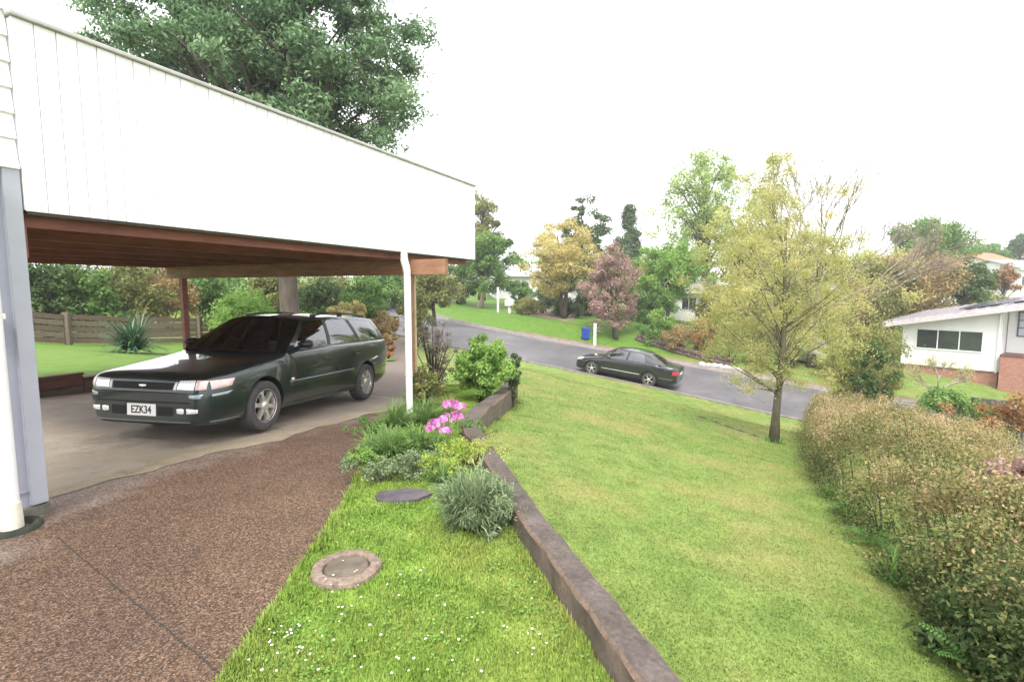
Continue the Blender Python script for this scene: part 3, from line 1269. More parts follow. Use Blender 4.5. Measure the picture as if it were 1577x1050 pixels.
    sidepatch('belt_trim', b_a - .02, b_z, t_a, t_z, -.01, .035, M_black if P.get('darkbelt') else M_paint, root, -.003)

    def endglass(nm, xb, xt, fb, ft, mat, v0=0.0, v1=1.0):
        """screen between the two end pillars; fb, ft bow at base and top"""
        B, Tq = bpt(xb), rpt(xt)
        V, F = [], []
        nu, nv = 14, 8
        for i in range(nu + 1):
            u = -1 + 2 * i / nu
            for j in range(nv + 1):
                v = v0 + (v1 - v0) * j / nv
                p = B.lerp(Tq, v)
                bow = fb + (ft - fb) * v
                cr = G['crown'] * v * (1 - u * u)
                yy = (p.y + .055 * 4 * v * (1 - v) * .45) * u
                V.append((p.x + bow * (1 - u * u), yy, p.z + cr + (.02 * math.sin(math.pi * v) if False else 0)))
        for i in range(nu):
            for j in range(nv):
                F.append((i * (nv + 1) + j, (i + 1) * (nv + 1) + j, (i + 1) * (nv + 1) + j + 1, i * (nv + 1) + j + 1))
        return link(nm, pymesh(nm, V, F, smooth=True), mat, root)
    endglass('windscreen', b_a, t_a, G['bow_f'][0], G['bow_f'][1], M_glass, .0, .95)
    endglass('windscreen_header', b_a, t_a, G['bow_f'][0], G['bow_f'][1], M_black, .95, 1.0)
    endglass('rear_window', b_z, t_z, G['bow_r'][0], G['bow_r'][1], M_glass, 0, .93)
    endglass('rear_header', b_z, t_z, G['bow_r'][0], G['bow_r'][1], M_paint, .93, 1.0)
    V, F = [], []
    nu, nv = 24, 14
    for i in range(nu + 1):
        q = i / nu
        for j in range(nv + 1):
            u = -1 + 2 * j / nv
            x = t_a + (t_z - t_a) * q
            xo = (G['bow_f'][1] * (1 - q) + G['bow_r'][1] * q) * (1 - u * u)
            V.append((x + xo, rail_y(x) * u, rail_z(x) + G['crown'] * (1 - u * u)))
    for i in range(nu):
        for j in range(nv):
            F.append((i * (nv + 1) + j, i * (nv + 1) + j + 1, (i + 1) * (nv + 1) + j + 1, (i + 1) * (nv + 1) + j))
    roof = link('roof', pymesh('roof', V, F, smooth=True), M_paint, root)
    # cowl and rear shelf close the gap below the screens
    if P.get('cowl'):
        x0, x1 = P['cowl']
        V = []
        for x, up in ((x0, 0), (x1, 0)):
            pass
    # interior: seats, dash, wheel
    for sx2 in (-1.05, -1.95):
        for sy in (.36, -.36):
            zf = .46
            w2 = .25
            V = [(sx2 + .28, sy - w2, .62), (sx2 + .28, sy + w2, .62), (sx2 - .16, sy - w2, .60), (sx2 - .16, sy + w2, .60),
                 (sx2 - .28, sy - w2 * .9, 1.06), (sx2 - .28, sy + w2 * .9, 1.06), (sx2 - .40, sy - w2 * .8, 1.06), (sx2 - .40, sy + w2 * .8, 1.06),
                 (sx2 - .34, sy - w2, .47), (sx2 - .34, sy + w2, .47), (sx2 + .28, sy - w2, .47), (sx2 + .28, sy + w2, .47)]
            F = [(0, 1, 3, 2), (2, 3, 5, 4), (4, 5, 7, 6), (6, 7, 9, 8), (8, 9, 11, 10), (10, 11, 1, 0), (1, 11, 9, 3), (0, 2, 8, 10), (3, 9, 7, 5), (2, 4, 6, 8)]
            s_ = link('seat', pymesh('seat', V, F), M_seat, root)
            hx = boxmesh(.09, .26, .17, .035)
            link('headrest', hx, M_seat, s_, (sx2 - .36, sy, 1.165))
    dsh = [(-.50, .80), (-.50, .93), (-.60, .955), (-.80, .91), (-.84, .72), (-.66, .50), (-.50, .50)]
    V = [(x, y, z) for y in (-.66, .66) for x, z in dsh]
    k_ = len(dsh)
    F = [tuple(range(k_)), tuple(range(k_, 2 * k_))[::-1]] + [(i, (i + 1) % k_, k_ + (i + 1) % k_, k_ + i) for i in range(k_)]
    link('dashboard', pymesh('dashboard', V, F), M_cabin, root)
    pts = [(-.93 + .07 * math.sin(a) * .5, -.36 + .18 * math.cos(a), .93 + .17 * math.sin(a)) for a in np.linspace(0, 2 * math.pi, 22)]
    tube('steering_wheel', pts, .014, M_black, root, 6)
    # ---- mirrors
    for sgn in (1, -1):
        bmm = bmesh.new()
        bmesh.ops.create_cube(bmm, size=1)
        bmesh.ops.scale(bmm, vec=(.13, .20, .125), verts=bmm.verts)
        for v in bmm.verts:
            if v.co.x > 0:
                v.co.y *= .78
                v.co.z *= .72
        bmesh.ops.bevel(bmm, geom=bmm.edges[:], offset=.03, segments=3, affect='EDGES')
        mm_ = bpy.data.meshes.new('mirror')
        bmm.to_mesh(mm_)
        bmm.free()
        mm_.polygons.foreach_set('use_smooth', np.ones(len(mm_.polygons), dtype=bool))
        mx = P['mirror']
        mo_ = link('mirror', mm_, M_paint if P.get('mirror_paint') else M_black, root, (mx, sgn * (bpt(mx).y + .12), belt(mx) + .075))
        tube('mirror_arm', [(.0, -sgn * .14, -.07), (.0, -sgn * .06, -.035)], [.03, .024], M_black, mo_, 8)
        gme = boxmesh(.006, .155, .09)
        link('mirror_glass', gme, M_chrome, mo_, (-.066, 0, 0))
    # ---- wheels
    tv, tf = lathe([(R * .60, -.085), (R * .66, -.097), (R * .84, -.104), (R * .95, -.095), (R * .993, -.075), (R, -.03), (R, .03), (R * .993, .075), (R * .95, .095), (R * .84, .104), (R * .66, .097), (R * .60, .085)], 44, 'y')
    tyre_me = pymesh('tyre', tv, tf, angle=35)
    rv, rf = lathe([(R * .615, -.08), (R * .63, .088), (R * .655, .098), (R * .675, .094), (R * .67, .08)], 44, 'y')
    rim_me = pymesh('rim', rv, rf, angle=40)
    hv, hf = lathe([(0.0, -.05), (R * .615, -.05), (R * .615, -.02), (R * .45, -.015), (0.0, .0)], 32, 'y')
    hub_me = pymesh('wheel', hv, hf, angle=40)
    nsp = P['spokes']
    sv, sf = [], []
    for k in range(nsp):
        a = 2 * math.pi * k / nsp + .26
        ca, sa = math.cos(a), math.sin(a)
        prof = [(R * .16, .040, .082), (R * .34, .024, .088), (R * .52, .026, .090), (R * .645, .050, .086)]
        base = len(sv)
        for r_, w2, h_ in prof:
            for dw, hh in ((-w2, .04), (-w2 * .82, h_), (w2 * .82, h_), (w2, .04)):
                sv.append((r_ * ca - dw * sa, hh, r_ * sa + dw * ca))
        for i in range(3):
            for j in range(3):
                sf.append((base + i * 4 + j, base + i * 4 + j + 1, base + (i + 1) * 4 + j + 1, base + (i + 1) * 4 + j))
    sp_me = pymesh('spoke', sv, sf, angle=30)
    cv, cf = lathe([(0, .098), (R * .10, .097), (R * .17, .088), (R * .20, .06)], 24, 'y')
    cap_me = pymesh('hub_cap', cv, cf, smooth=True)
    for me_, mt in ((tyre_me, M_tyre), (rim_me, M_alloy), (hub_me, M_well), (sp_me, M_alloy), (cap_me, M_alloy)):
        me_.materials.append(mt)
    for cx in (0, -WB):
        for sgn in (1, -1):
            w_ = link('wheel', hub_me, None, root, (cx, sgn * (TR - .0), R))
            if sgn < 0:
                w_.rotation_euler = (0, 0, math.pi)
            else:
                w_.rotation_euler = (0, .5 if cx else .1, 0)
            link('tyre', tyre_me, None, w_)
            link('rim', rim_me, None, w_)
            link('rim_spokes', sp_me, None, w_)
            link('hub_cap', cap_me, None, w_)
    # all outer skins face outwards
    for ch in root.children:
        if ch.type == 'MESH' and ch.name.split('.')[0] in ('side_window', 'windscreen', 'rear_window', 'roof', 'pillar', 'window_frame', 'windscreen_header', 'rear_header', 'belt_trim'):
            m_ = ch.data
            k_ = sum((p.center - Vector((-1.6, 0, .8))).dot(p.normal) for p in m_.polygons)
            if k_ < 0:
                m_.flip_normals()
    # ---- trim laid on the skin
    for nm, top, bot, axis, off, mat, mir in P['trim']:
        lay(nm, top, bot, axis, off, mat, body, 16 if len(top) > 1 else 6, 5, mir)
    for x, z0, z1 in P['seams']:
        lay('door_seam', [(x - .006, z1), (x + .006, z1)], [(x - .006, z0), (x + .006, z0)], 'side', .0025, M_black, body, 1, 10, True)
    for x, z in P['handles']:
        hme = boxmesh(.17, .022, .032, .009)
        for sgn in (1, -1):
            h_, _ = hit('side', x, z)
            if h_:
                link('door_handle', hme, M_paint if P.get('handle_paint') else M_black, root, (x, sgn * (h_.y + .008), z))
    for s_ in P.get('rails', []):
        for sgn in (1, -1):
            xs_ = np.linspace(s_[0], s_[1], 9)
            pts = [(x, sgn * (rail_y(x) - .035), rail_z(x) + .012 + .045 * min(1, 4 * min(k, 8 - k) / 8 + .15)) for k, x in enumerate(xs_)]
            ro = tube('roof_rail', pts, .013, M_black, roof, 8)
            for x in (s_[0] - .02, (s_[0] + s_[1]) / 2, s_[1] + .02):
                box('rail_foot', (x - .06, sgn * (rail_y(x) - .035) - .018, rail_z(x) - .005), (x + .06, sgn * (rail_y(x) - .035) + .018, rail_z(x) + .045), M_black, ro, .01)
    if plate_text:
        y0, z0 = 0.0, P['plate_z']
        h_, _ = hit('front', 0, z0)
        pl = box('number_plate', (h_.x + .003, -.185, z0 - .065), (h_.x + .013, .185, z0 + .065), M_plate, root, .002)
        tm = text_mesh(plate_text, .118)
        to = link('plate_lettering', tm, M_plateblack, pl)
        to.rotation_euler = (math.pi / 2, 0, math.pi / 2)
        to.location = (.0065, 0, -.002)
        to.scale = (.80, 1.0, 1)
    return root, hit


# station wagon parked under the carport
PWAG = dict(
    zb=([.92, .86, .6, .2, -2.9, -3.3, -3.66, -3.74], [.235, .205, .185, .185, .185, .22, .30, .36]),
    zt=([.92, .90, .87, .82, .74, .6, .2, -.2, -.40, -.46, -3.74], [.58, .675, .735, .765, .785, .805, .862, .915, .943, .955, .97]),
    hw=([.92, .90, .86, .78, .62, .35, 0, -1.3, -2.6, -3.2, -3.5, -3.66, -3.74], [.60, .665, .74, .795, .83, .846, .850, .852, .850, .825, .785, .735, .68]),
    belt=([-.40, -1.5, -2.6, -3.6], [.955, .985, 1.005, 1.02]),
    drop=.030, droop=.022, edge=.011, cab=(-.46, -3.66), R=.308, wb=2.63, track=.748, hwmax=.85,
    st=[.92, .905, .87, .82, .75, .62, .48, .3, .1, -.1, -.25, -.38, -.455, -.465, -.6, -.9, -1.3, -1.7, -2.1, -2.4, -2.65, -2.9, -3.1, -3.3, -3.5, -3.6, -3.655, -3.69, -3.74],
    gh=dict(rail_y=([-1.10, -1.6, -2.5, -3.3], [.555, .585, .59, .57]), rail_z=([-1.10, -1.5, -2.2, -2.9, -3.35], [1.375, 1.408, 1.425, 1.415, 1.385]),
            crown=.045, bow_f=(.19, .09), bow_r=(-.10, -.06),
            side=[('paint', -.48, -.62, -1.12, -1.20), ('glass', -.62, -1.50, -1.20, -1.60), ('black', -1.50, -1.58, -1.60, -1.68), ('glass', -1.58, -2.44, -1.68, -2.26),
                  ('black', -2.44, -2.54, -2.26, -2.36), ('glass', -2.54, -3.40, -2.36, -3.18), ('paint', -3.40, -3.60, -3.18, -3.30)]),
    mirror=-.72, mirror_paint=False, spokes=6,
    seams=[(-.50, .30, .93), (-1.52, .25, .975), (-2.47, .62, .99)],
    handles=[(-1.36, .80), (-2.30, .81)],
    rails=[(-1.45, -3.0)],
    plate_z=.375,
    trim=[
        ('grille', [(-.40, .672), (.40, .672)], [(-.38, .600), (.38, .600)], 'front', .004, M_well, False),
        ('grille_trim', [(-.41, .684), (.41, .684)], [(-.41, .673), (.41, .673)], 'front', .006, plain('grille_edge', (.10, .11, .115), .3, metal=.6), False),
        ('grille_trim', [(-.39, .600), (.39, .600)], [(-.39, .590), (.39, .590)], 'front', .006, plain('grille_edge', (.10, .11, .115), .3, metal=.6), False),
        ('emblem', [(-.045, .650), (0, .655), (.045, .650)], [(-.045, .630), (0, .622), (.045, .630)], 'front', .010, M_chrome, False),
        ('headlight', [(.455, .698), (.64, .706)], [(.440, .606), (.64, .602)], 'front', .006, M_lens, True),
        ('indicator', [(.652, .706), (.745, .700)], [(.652, .602), (.745, .608)], 'front', .006, M_pink, True),
        ('indicator_wrap', [(.80, .700), (.50, .706)], [(.80, .606), (.56, .628)], 'side', .007, M_pink, True),
        ('bumper_lamp_wrap', [(.80, .555), (.55, .575)], [(.80, .528), (.62, .540)], 'side', .006, plain('smoked_lens', (.28, .33, .36), .15, coat=1), True),
        ('lip_side', [(.80, .262), (.42, .262)], [(.80, .245), (.42, .245)], 'side', .010, plain('lip_edge', (.09, .10, .10), .4), True),
        ('grille_end', [(.408, .684), (.438, .686)], [(.400, .596), (.430, .597)], 'front', .006, plain('silver_trim', (.45, .45, .45), .35, metal=.4), True),
        ('fog_light', [(.44, .395), (.50, .402), (.53, .395)], [(.44, .350), (.50, .342), (.53, .350)], 'front', .007, M_lens, True),
        ('fog_light_lens', [(.56, .402), (.68, .395)], [(.56, .345), (.68, .355)], 'front', .007, M_lens, True),
        ('bumper_lamp', [(.59, .545), (.73, .56)], [(.59, .515), (.70, .51)], 'front', .006, plain('smoked_lens', (.28, .33, .36), .15, coat=1), True),
        ('bumper_seam', [(-.72, .572), (.72, .572)], [(-.72, .563), (.72, .563)], 'front', .003, M_well, False),
        ('bumper_groove', [(-.66, .470), (.66, .470)], [(-.66, .455), (.66, .455)], 'front', .003, M_well, False),
        ('air_intake', [(.20, .415), (.40, .415)], [(.20, .315), (.40, .315)], 'front', .003, M_well, False),
        ('air_intake', [(-.40, .415), (-.20, .415)], [(-.40, .315), (-.20, .315)], 'front', .003, M_well, False),
        ('bumper_lip', [(-.60, .262), (.60, .262)], [(-.60, .245), (.60, .245)], 'front', .012, plain('lip_edge', (.09, .10, .10), .4), False),
        ('side_moulding', [(-.46, .560), (-2.18, .580)], [(-.46, .505), (-2.18, .525)], 'side', .014, None, True),
        ('moulding_highlight', [(-.46, .566), (-2.18, .586)], [(-.46, .558), (-2.18, .578)], 'side', .012, plain('moulding_edge', (.24, .27, .27), .35, metal=.3), True),
        ('sill_moulding', [(-.46, .268), (-2.20, .268)], [(-.46, .225), (-2.20, .225)], 'side', .012, None, True),
        ('side_indicator', [(-.50, .60), (-.56, .60)], [(-.50, .57), (-.56, .57)], 'side', .008, M_lens, True),
        ('tail_light', [(-3.56, .86), (-3.66, .86)], [(-3.56, .64), (-3.66, .64)], 'side', .006, M_redl, True),
        ('bumper_seam', [(-3.02, .535), (-3.62, .535)], [(-3.02, .525), (-3.62, .525)], 'side', .003, M_black, True),
        ('tailgate_plate', [(-.26, .80), (.26, .80)], [(-.26, .68), (.26, .68)], 'rear', .006, M_plate, False),
    ])
M_green = paint('dark_green_metallic', (.009, .019, .018), .4, .28)
PWAG['trim'] = [t if t[5] is not None else (*t[:5], M_green, t[6]) for t in PWAG['trim']]
wag, hitw = make_car('station_wagon', 'dark green station wagon with silver alloy wheels parked under the carport', PWAG, M_green, 'EZK34')
# bonnet shut lines
ax, ay, az = -3.866, 6.457, -.035
fw = Vector((math.cos(-1.770) * math.cos(.06), math.sin(-1.770) * math.cos(.06), math.sin(.06)))
lf = Vector((-math.sin(-1.770), math.cos(-1.770), 0))
up = fw.cross(lf)
Mw = Matrix((fw, lf, up)).transposed()
wag.rotation_euler = Mw.to_euler()
_w0 = Vector((ax, ay, 0))
# seat the wheels on the slab: mean of the height under both axles
zs = [tz(*( _w0 + fw * dx + lf * dy).xy) - (fw.z * dx) for dx in (0, -2.63) for dy in (-.75, .75)]
wag.location = (ax, ay, max(zs) + .012)

# saloon on the road
PSED = dict(
    zb=([.90, .8, .5, -3.0, -3.5, -3.82, -3.88], [.22, .19, .18, .18, .22, .30, .36]),
    zt=([.90, .85, .78, .6, .1, -.3, -.45, -2.95, -3.05, -3.4, -3.7, -3.82, -3.88], [.54, .64, .70, .76, .86, .93, .95, 1.0, 1.03, 1.04, 1.02, .98, .86]),
    hw=([.90, .87, .8, .65, .35, 0, -1.3, -2.7, -3.3, -3.65, -3.8, -3.88], [.56, .66, .75, .82, .865, .875, .88, .872, .84, .78, .72, .64]),
    belt=([-.40, -1.5, -2.4, -3.1], [.95, .985, 1.01, 1.03]),
    cab=(-.46, -2.98), R=.318, wb=2.70, track=.765, hwmax=.875,
    st=[.90, .885, .85, .78, .65, .5, .3, .1, -.1, -.3, -.455, -.465, -.7, -1.1, -1.6, -2.1, -2.5, -2.8, -2.97, -2.99, -3.15, -3.35, -3.55, -3.7, -3.80, -3.85, -3.88],
    gh=dict(rail_y=([-1.0, -1.6, -2.3, -2.6], [.555, .60, .585, .56]), rail_z=([-1.0, -1.4, -1.9, -2.35, -2.6], [1.33, 1.405, 1.425, 1.385, 1.32]),
            crown=.05, bow_f=(.34, .12), bow_r=(-.22, -.10),
            side=[('paint', -.46, -.60, -1.06, -1.15), ('glass', -.60, -1.55, -1.15, -1.62), ('black', -1.55, -1.63, -1.62, -1.70), ('glass', -1.63, -2.45, -1.70, -2.30), ('paint', -2.45, -3.10, -2.30, -2.52)]),
    mirror=-.75, mirror_paint=True, handle_paint=True, darkbelt=False, spokes=5,
    seams=[(-.50, .30, .92), (-1.58, .25, .97), (-2.40, .62, .99)],
    handles=[(-1.42, .83), (-2.30, .85)], plate_z=.36,
    trim=[
        ('headlight', [(.48, .70), (.72, .72)], [(.48, .60), (.74, .60)], 'front', .006, M_lens, True),
        ('headlight_wrap', [(.72, .72), (.45, .745)], [(.74, .62), (.55, .66)], 'side', .006, M_lens, True),
        ('grille', [(-.36, .64), (.36, .64)], [(-.34, .54), (.34, .54)], 'front', .004, M_well, False),
        ('side_moulding', [(-.46, .46), (-2.28, .49)], [(-.46, .43), (-2.28, .46)], 'side', .012, M_chrome, True),
        ('bumper_moulding', [(-3.12, .50), (-3.72, .50)], [(-3.12, .455), (-3.72, .455)], 'side', .012, plain('dark_rubber', (.06, .06, .065), .5), True),
        ('tail_light', [(-3.66, .86), (-3.82, .86)], [(-3.66, .70), (-3.82, .70)], 'side', .006, M_redl, True),
        ('tail_light_rear', [(.46, .86), (.70, .86)], [(.46, .70), (.70, .70)], 'rear', .006, M_redl, True),
        ('number_plate', [(-.26, .78), (.26, .78)], [(-.26, .67), (.26, .67)], 'rear', .006, M_plate, False),
        ('window_trim', [(-.60, .972), (-2.45, 1.018)], [(-.60, .962), (-2.45, 1.008)], 'side', .010, M_chrome, True),
    ])


def seat_on_road(root, rear, heading, wb):
    """wheels on the road surface; heading is a plan direction"""
    h = Vector((heading[0], heading[1], 0)).normalized()
    r = Vector((rear[0], rear[1], 0))
    f = r + h * wb

    def rz(p):
        D, Z = road_at(np.array([p.x]), np.array([p.y]))
        return float(Z[0]) + (.08 * (1 - (D[0] / (ROADW / 2))**2) if D[0] < ROADW / 2 else 0)
    zr, zf_ = rz(r), rz(f)
    fw_ = Vector((h.x, h.y, (zf_ - zr) / wb)).normalized()
    lf_ = Vector((-h.y, h.x, 0))
    up_ = fw_.cross(lf_)
    root.rotation_euler = Matrix((fw_, lf_, up_)).transposed().to_euler()
    root.location = (f.x, f.y, zf_ + .005)


M_dark = paint('black_green_metallic', (.016, .019, .022), .4, .28)
sed, _h = make_car('saloon_car', 'black saloon car with silver wheels driving up the road', PSED, M_dark)
rr = at_depth(1003, 597, 21.8)
seat_on_road(sed, (rr.x - .0, rr.y - .25), (-2.32, 1.36), 2.70 * .92)
sed.scale = (.92, .92, .92)
M_silv = paint('silver_metallic', (.55, .56, .58), .6, .3)
PS2 = dict(PSED)
sil, _h = make_car('parked_car', 'silver car parked beyond the road, mostly hidden by the blossoming lawn tree', PS2, M_silv)
pp = at_depth(1275, 562, 27.0)
sil.location = (pp.x, pp.y, gz(pp.x, pp.y))
sil.rotation_euler = (0, 0, math.radians(-80))

# ------------------------------------------------------------------ planting
def unit(n):
    v = RNG.normal(size=(n, 3))
    return v / np.linalg.norm(v, axis=1)[:, None]


def leaf_arrays(pos, out_dir, size, aspect=.45, up_bias=.4, spread=.9, fold=.18):
    """one folded rhombus per leaf: verts (4N,3), faces (N,4)"""
    n = len(pos)
    size = np.broadcast_to(size, (n,))
    nrm = out_dir + RNG.normal(size=(n, 3)) * spread
    nrm[:, 2] += up_bias
    nrm /= np.linalg.norm(nrm, axis=1)[:, None] + 1e-9
    r = unit(n)
    ax = np.cross(nrm, r)
    ax /= np.linalg.norm(ax, axis=1)[:, None] + 1e-9
    bx = np.cross(nrm, ax)
    s = size[:, None]
    v = np.empty((n, 4, 3))
    v[:, 0] = pos - ax * s * .5
    v[:, 1] = pos + bx * s * aspect * .5 + nrm * s * fold
    v[:, 2] = pos + ax * s * .5
    v[:, 3] = pos - bx * s * aspect * .5 + nrm * s * fold
    f = np.arange(4 * n).reshape(n, 4)
    return v.reshape(-1, 3), f


def join_arrays(parts):
    V, F, Tn, k = [], [], [], 0
    for v, f, t in parts:
        V.append(v)
        F.append(f + k)
        Tn.append(t)
        k += len(v)
    return np.concatenate(V), np.concatenate(F), np.concatenate(Tn)


def clump_points(centres, radii, per, flat=.8, shell=.55):
    """points in ragged balls round each clump centre"""
    k = len(centres)
    n = k * per
    d = unit(n)
    r = (shell + (1 - shell) * RNG.random(n)) * RNG.random(n)**.28
    rad = np.repeat(radii, per) * (.75 + .5 * RNG.random(n))
    off = d * (r * rad)[:, None]
    off[:, 2] *= flat
    pos = np.repeat(centres, per, axis=0) + off
    tint = np.repeat(RNG.normal(0, .13, k), per) + RNG.normal(0, .16, n) + .5
    return pos, d, np.clip(tint, .02, 1), np.repeat(np.arange(k), per)


def crown_centres(kind, n, c, rx, ry, z0, z1, rough=.22):
    """clump centres in the crown volume, more towards its skin"""
    out = []
    ph = RNG.random(6) * 6.28
    while len(out) < n:
        d = unit(1)[0]
        r = RNG.random()**.42
        p = d * r
        th = math.atan2(p[1], p[0])
        wob = 1 + rough * (math.sin(3 * th + ph[0]) * .5 + math.sin(5 * p[2] + 2 * th + ph[1]) * .6 + math.sin(7 * th + ph[2]) * .3)
        z = (p[2] + 1) / 2
        if kind == 'cone':
            w = 1.05 * (1 - z)**.85 + .04
            x, y = math.cos(th) * w * RNG.random()**.5, math.sin(th) * w * RNG.random()**.5
            z = RNG.random()**1.35
            w = 1.0 * (1 - z)**.9 + .05
            rr_ = RNG.random()**.5
            x, y = math.cos(th) * w * rr_, math.sin(th) * w * rr_
        elif kind == 'umbrella':
            x, y = p[0] * wob, p[1] * wob
            z = .35 + .65 * math.sqrt(max(0, 1 - min(1, x * x + y * y))) * RNG.random()**.3
        elif kind == 'column':
            x, y = p[0] * wob * (.55 + .5 * math.sin(math.pi * min(1, z * .9 + .1))), p[1] * wob * (.55 + .5 * math.sin(math.pi * min(1, z * .9 + .1)))
        else:
            x, y = p[0] * wob, p[1] * wob
        out.append((c[0] + x * rx, c[1] + y * ry, z0 + z * (z1 - z0)))
    return np.array(out)


M_bark = plain('grey_brown_bark', (.085, .065, .052), .9, var=.45, scale=7, bumps=.6, stretch=(1, 1, .25))
M_barkpale = plain('pale_bark', (.30, .25, .20), .9, var=.35, scale=7, bumps=.4, stretch=(1, 1, .25))
M_barkdark = plain('dark_mossy_bark', (.10, .088, .055), .9, var=.5, scale=9, bumps=.7, stretch=(1, 1, .25))


def branch_paths(base, top, centres, r0, lean=None, stems=1, limbs=26, twigs=True, start=.3, thin=1.0):
    """trunk(s) up to the crown, then limbs bending out to clumps"""
    paths = []
    base, top = Vector(base), Vector(top)
    for q in range(stems):
        sp = Vector((random.uniform(-1, 1), random.uniform(-.4, .4), 0)) * (.0 if stems == 1 else .9)
        b = base + Vector((random.uniform(-.1, .1), random.uniform(-.1, .1), 0)) * (stems > 1)
        t = top + sp * ((top - base).length * .16)
        N = 9
        pts, rad = [], []
        ph = random.random() * 6
        for i in range(N):
            u = i / (N - 1)
            p = b.lerp(t, u)
            amp = (top - base).length * .025
            p += Vector((math.sin(u * 5 + ph) * amp * u, math.cos(u * 4 + ph) * amp * u, 0))
            flare = 1.5 if i == 0 else 1.0
            pts.append(p)
            rad.append(r0 * flare * (1 - .8 * u) + .006)
        pts[0].z -= .15
        paths.append((pts, rad))
    if len(centres):
        idx = RNG.permutation(len(centres))[:limbs]
        for k in idx:
            c = Vector(centres[k])
            tr = paths[random.randrange(stems)]
            zz = (c.z - base.z) / max(.1, (top.z - base.z))
            u = max(start, min(.97, zz * .75 - .05 + random.uniform(-.08, .08)))
            f = u * 8
            i = min(7, int(f))
            s_ = tr[0][i].lerp(tr[0][i + 1], f - i)
            rs = tr[1][i] * .55 * thin
            mid = s_.lerp(c, .5) + Vector((random.uniform(-.1, .1), random.uniform(-.1, .1), random.uniform(-.02, .16))) * (c - s_).length
            pts, rad = [], []
            for j in range(6):
                v = j / 5
                p = s_ * (1 - v)**2 + mid * 2 * v * (1 - v) + c * v * v
                pts.append(p)
                rad.append(max(.006, rs * (1 - .86 * v)))
            paths.append((pts, rad))
            if twigs:
                for q in range(2):
                    v = random.uniform(.45, .9)
                    p0 = s_ * (1 - v)**2 + mid * 2 * v * (1 - v) + c * v * v
                    L = (c - s_).length * .4
                    p1 = p0 + Vector((random.uniform(-1, 1), random.uniform(-1, 1), random.uniform(-.2, .9))) * L
                    paths.append(([p0, p0.lerp(p1, .5) + Vector((0, 0, .04 * L)), p1], [max(.005, rs * .3), max(.004, rs * .2), .004]))
    return paths


def tree(name, label, px, Y, top_py, half_px, bot_py, mat, kind='round', n=60, per=220, leaf=.16, clump=.16, base_px=None, trunk=.16, bark=None,
         stems=1, base=None, cat='tree', group=None, flat=.8, aspect=.5, limbs=26, depth=.9, rough=.22, up=.4, shell=.55, start=.3, trunk_top=.75):
    """crown given by the pixels it covers at depth Y"""
    c = at_depth(px, (top_py + bot_py) / 2, Y)
    rx = half_px / FPX * Y
    z0, z1 = top_z(bot_py, Y), top_z(top_py, Y)
    if base is None:
        bx = at_depth(base_px if base_px else px, 447, Y).x
        base = (bx, Y, gz(bx, Y))
    rc = clump * min(rx, (z1 - z0) * .8)
    cen = crown_centres(kind, n, (c.x, Y), rx - rc * .6, (rx - rc * .6) * depth, z0 + rc * .5, z1 - rc * .6, rough)
    rad = rc * (.6 + .8 * RNG.random(n))
    if name != 'evergreen_tree':
        per = int(per * .85)
    pos, d, tint, _ = clump_points(cen, rad, per, flat, shell)
    v, f = leaf_arrays(pos, d, leaf * (.6 + .8 * RNG.random(len(pos))), aspect, up)
    root = thing(name, label, cat, base, 0, group)
    b = np.array(base)
    paths = branch_paths((0, 0, 0), (c.x - base[0], c.y - base[1], (z0 + (z1 - z0) * trunk_top) - base[2]), cen - b, trunk, stems=stems, limbs=limbs, start=start)
    TV, TF = tubes(paths, 7)
    link('trunk', pymesh('trunk', TV, TF, smooth=True), bark or M_bark, root)
    cr = link('crown', npmesh('crown', v - b, f, tint), mat, root)
    stuff(cr)
    return root


def shrub(name, label, px, Y, top_py, half_px, bot_py, mat, n=40, per=180, leaf=.06, clump=.3, cat='shrub', base_z=None, kind='round', flat=.85, aspect=.5, depth=.9,
          group=None, rough=.2, stemn=9, up=.4, bark=None, shell=.55):
    c = at_depth(px, (top_py + bot_py) / 2, Y)
    rx = half_px / FPX * Y
    z0, z1 = top_z(bot_py, Y), top_z(top_py, Y)
    bz = base_z if base_z is not None else gz(c.x, Y)
    z0 = min(z0, bz + .08)
    rc = clump * min(rx, (z1 - z0) * .8)
    cen = crown_centres(kind, n, (c.x, Y), max(.05, rx - rc * .6), max(.05, (rx - rc * .6) * depth), z0 + rc * .3, z1 - rc * .6, rough)
    per = int(per * .72)
    leaf *= 1.12
    pos, d, tint, _ = clump_points(cen, rc * (.6 + .8 * RNG.random(n)), per, flat, shell)
    v, f = leaf_arrays(pos, d, leaf * (.6 + .8 * RNG.random(len(pos))), aspect, up)
    root = thing(name, label, cat, (c.x, Y, bz), 0, group)
    b = np.array((c.x, Y, bz))
    paths = []
    for k in RNG.permutation(n)[:stemn]:
        p = Vector(cen[k] - b)
        paths.append(([Vector((p.x * .12, p.y * .12, -.08)), Vector((p.x * .45, p.y * .45, p.z * .55)), p], [.012 + rx * .012, .009 + rx * .008, .004]))
    TV, TF = tubes(paths, 5)
    link('stems', pymesh('stems', TV, TF, smooth=True), bark or M_bark, root)['kind'] = 'stuff'
    stuff(link('foliage', npmesh('foliage', v - b, f, tint), mat, root))
    return root


def pal(name, a, b, c, tr=.35, k=1.7):
    def g(w):
        l = .3 * w[0] + .6 * w[1] + .1 * w[2]
        return tuple(min(.75, (q * .86 + l * .14) * k) for q in w)
    a, b, c = g(a), g(b), g(c)
    return leafmat(name, [(0, a), (.5, b), (1, c)], tr)


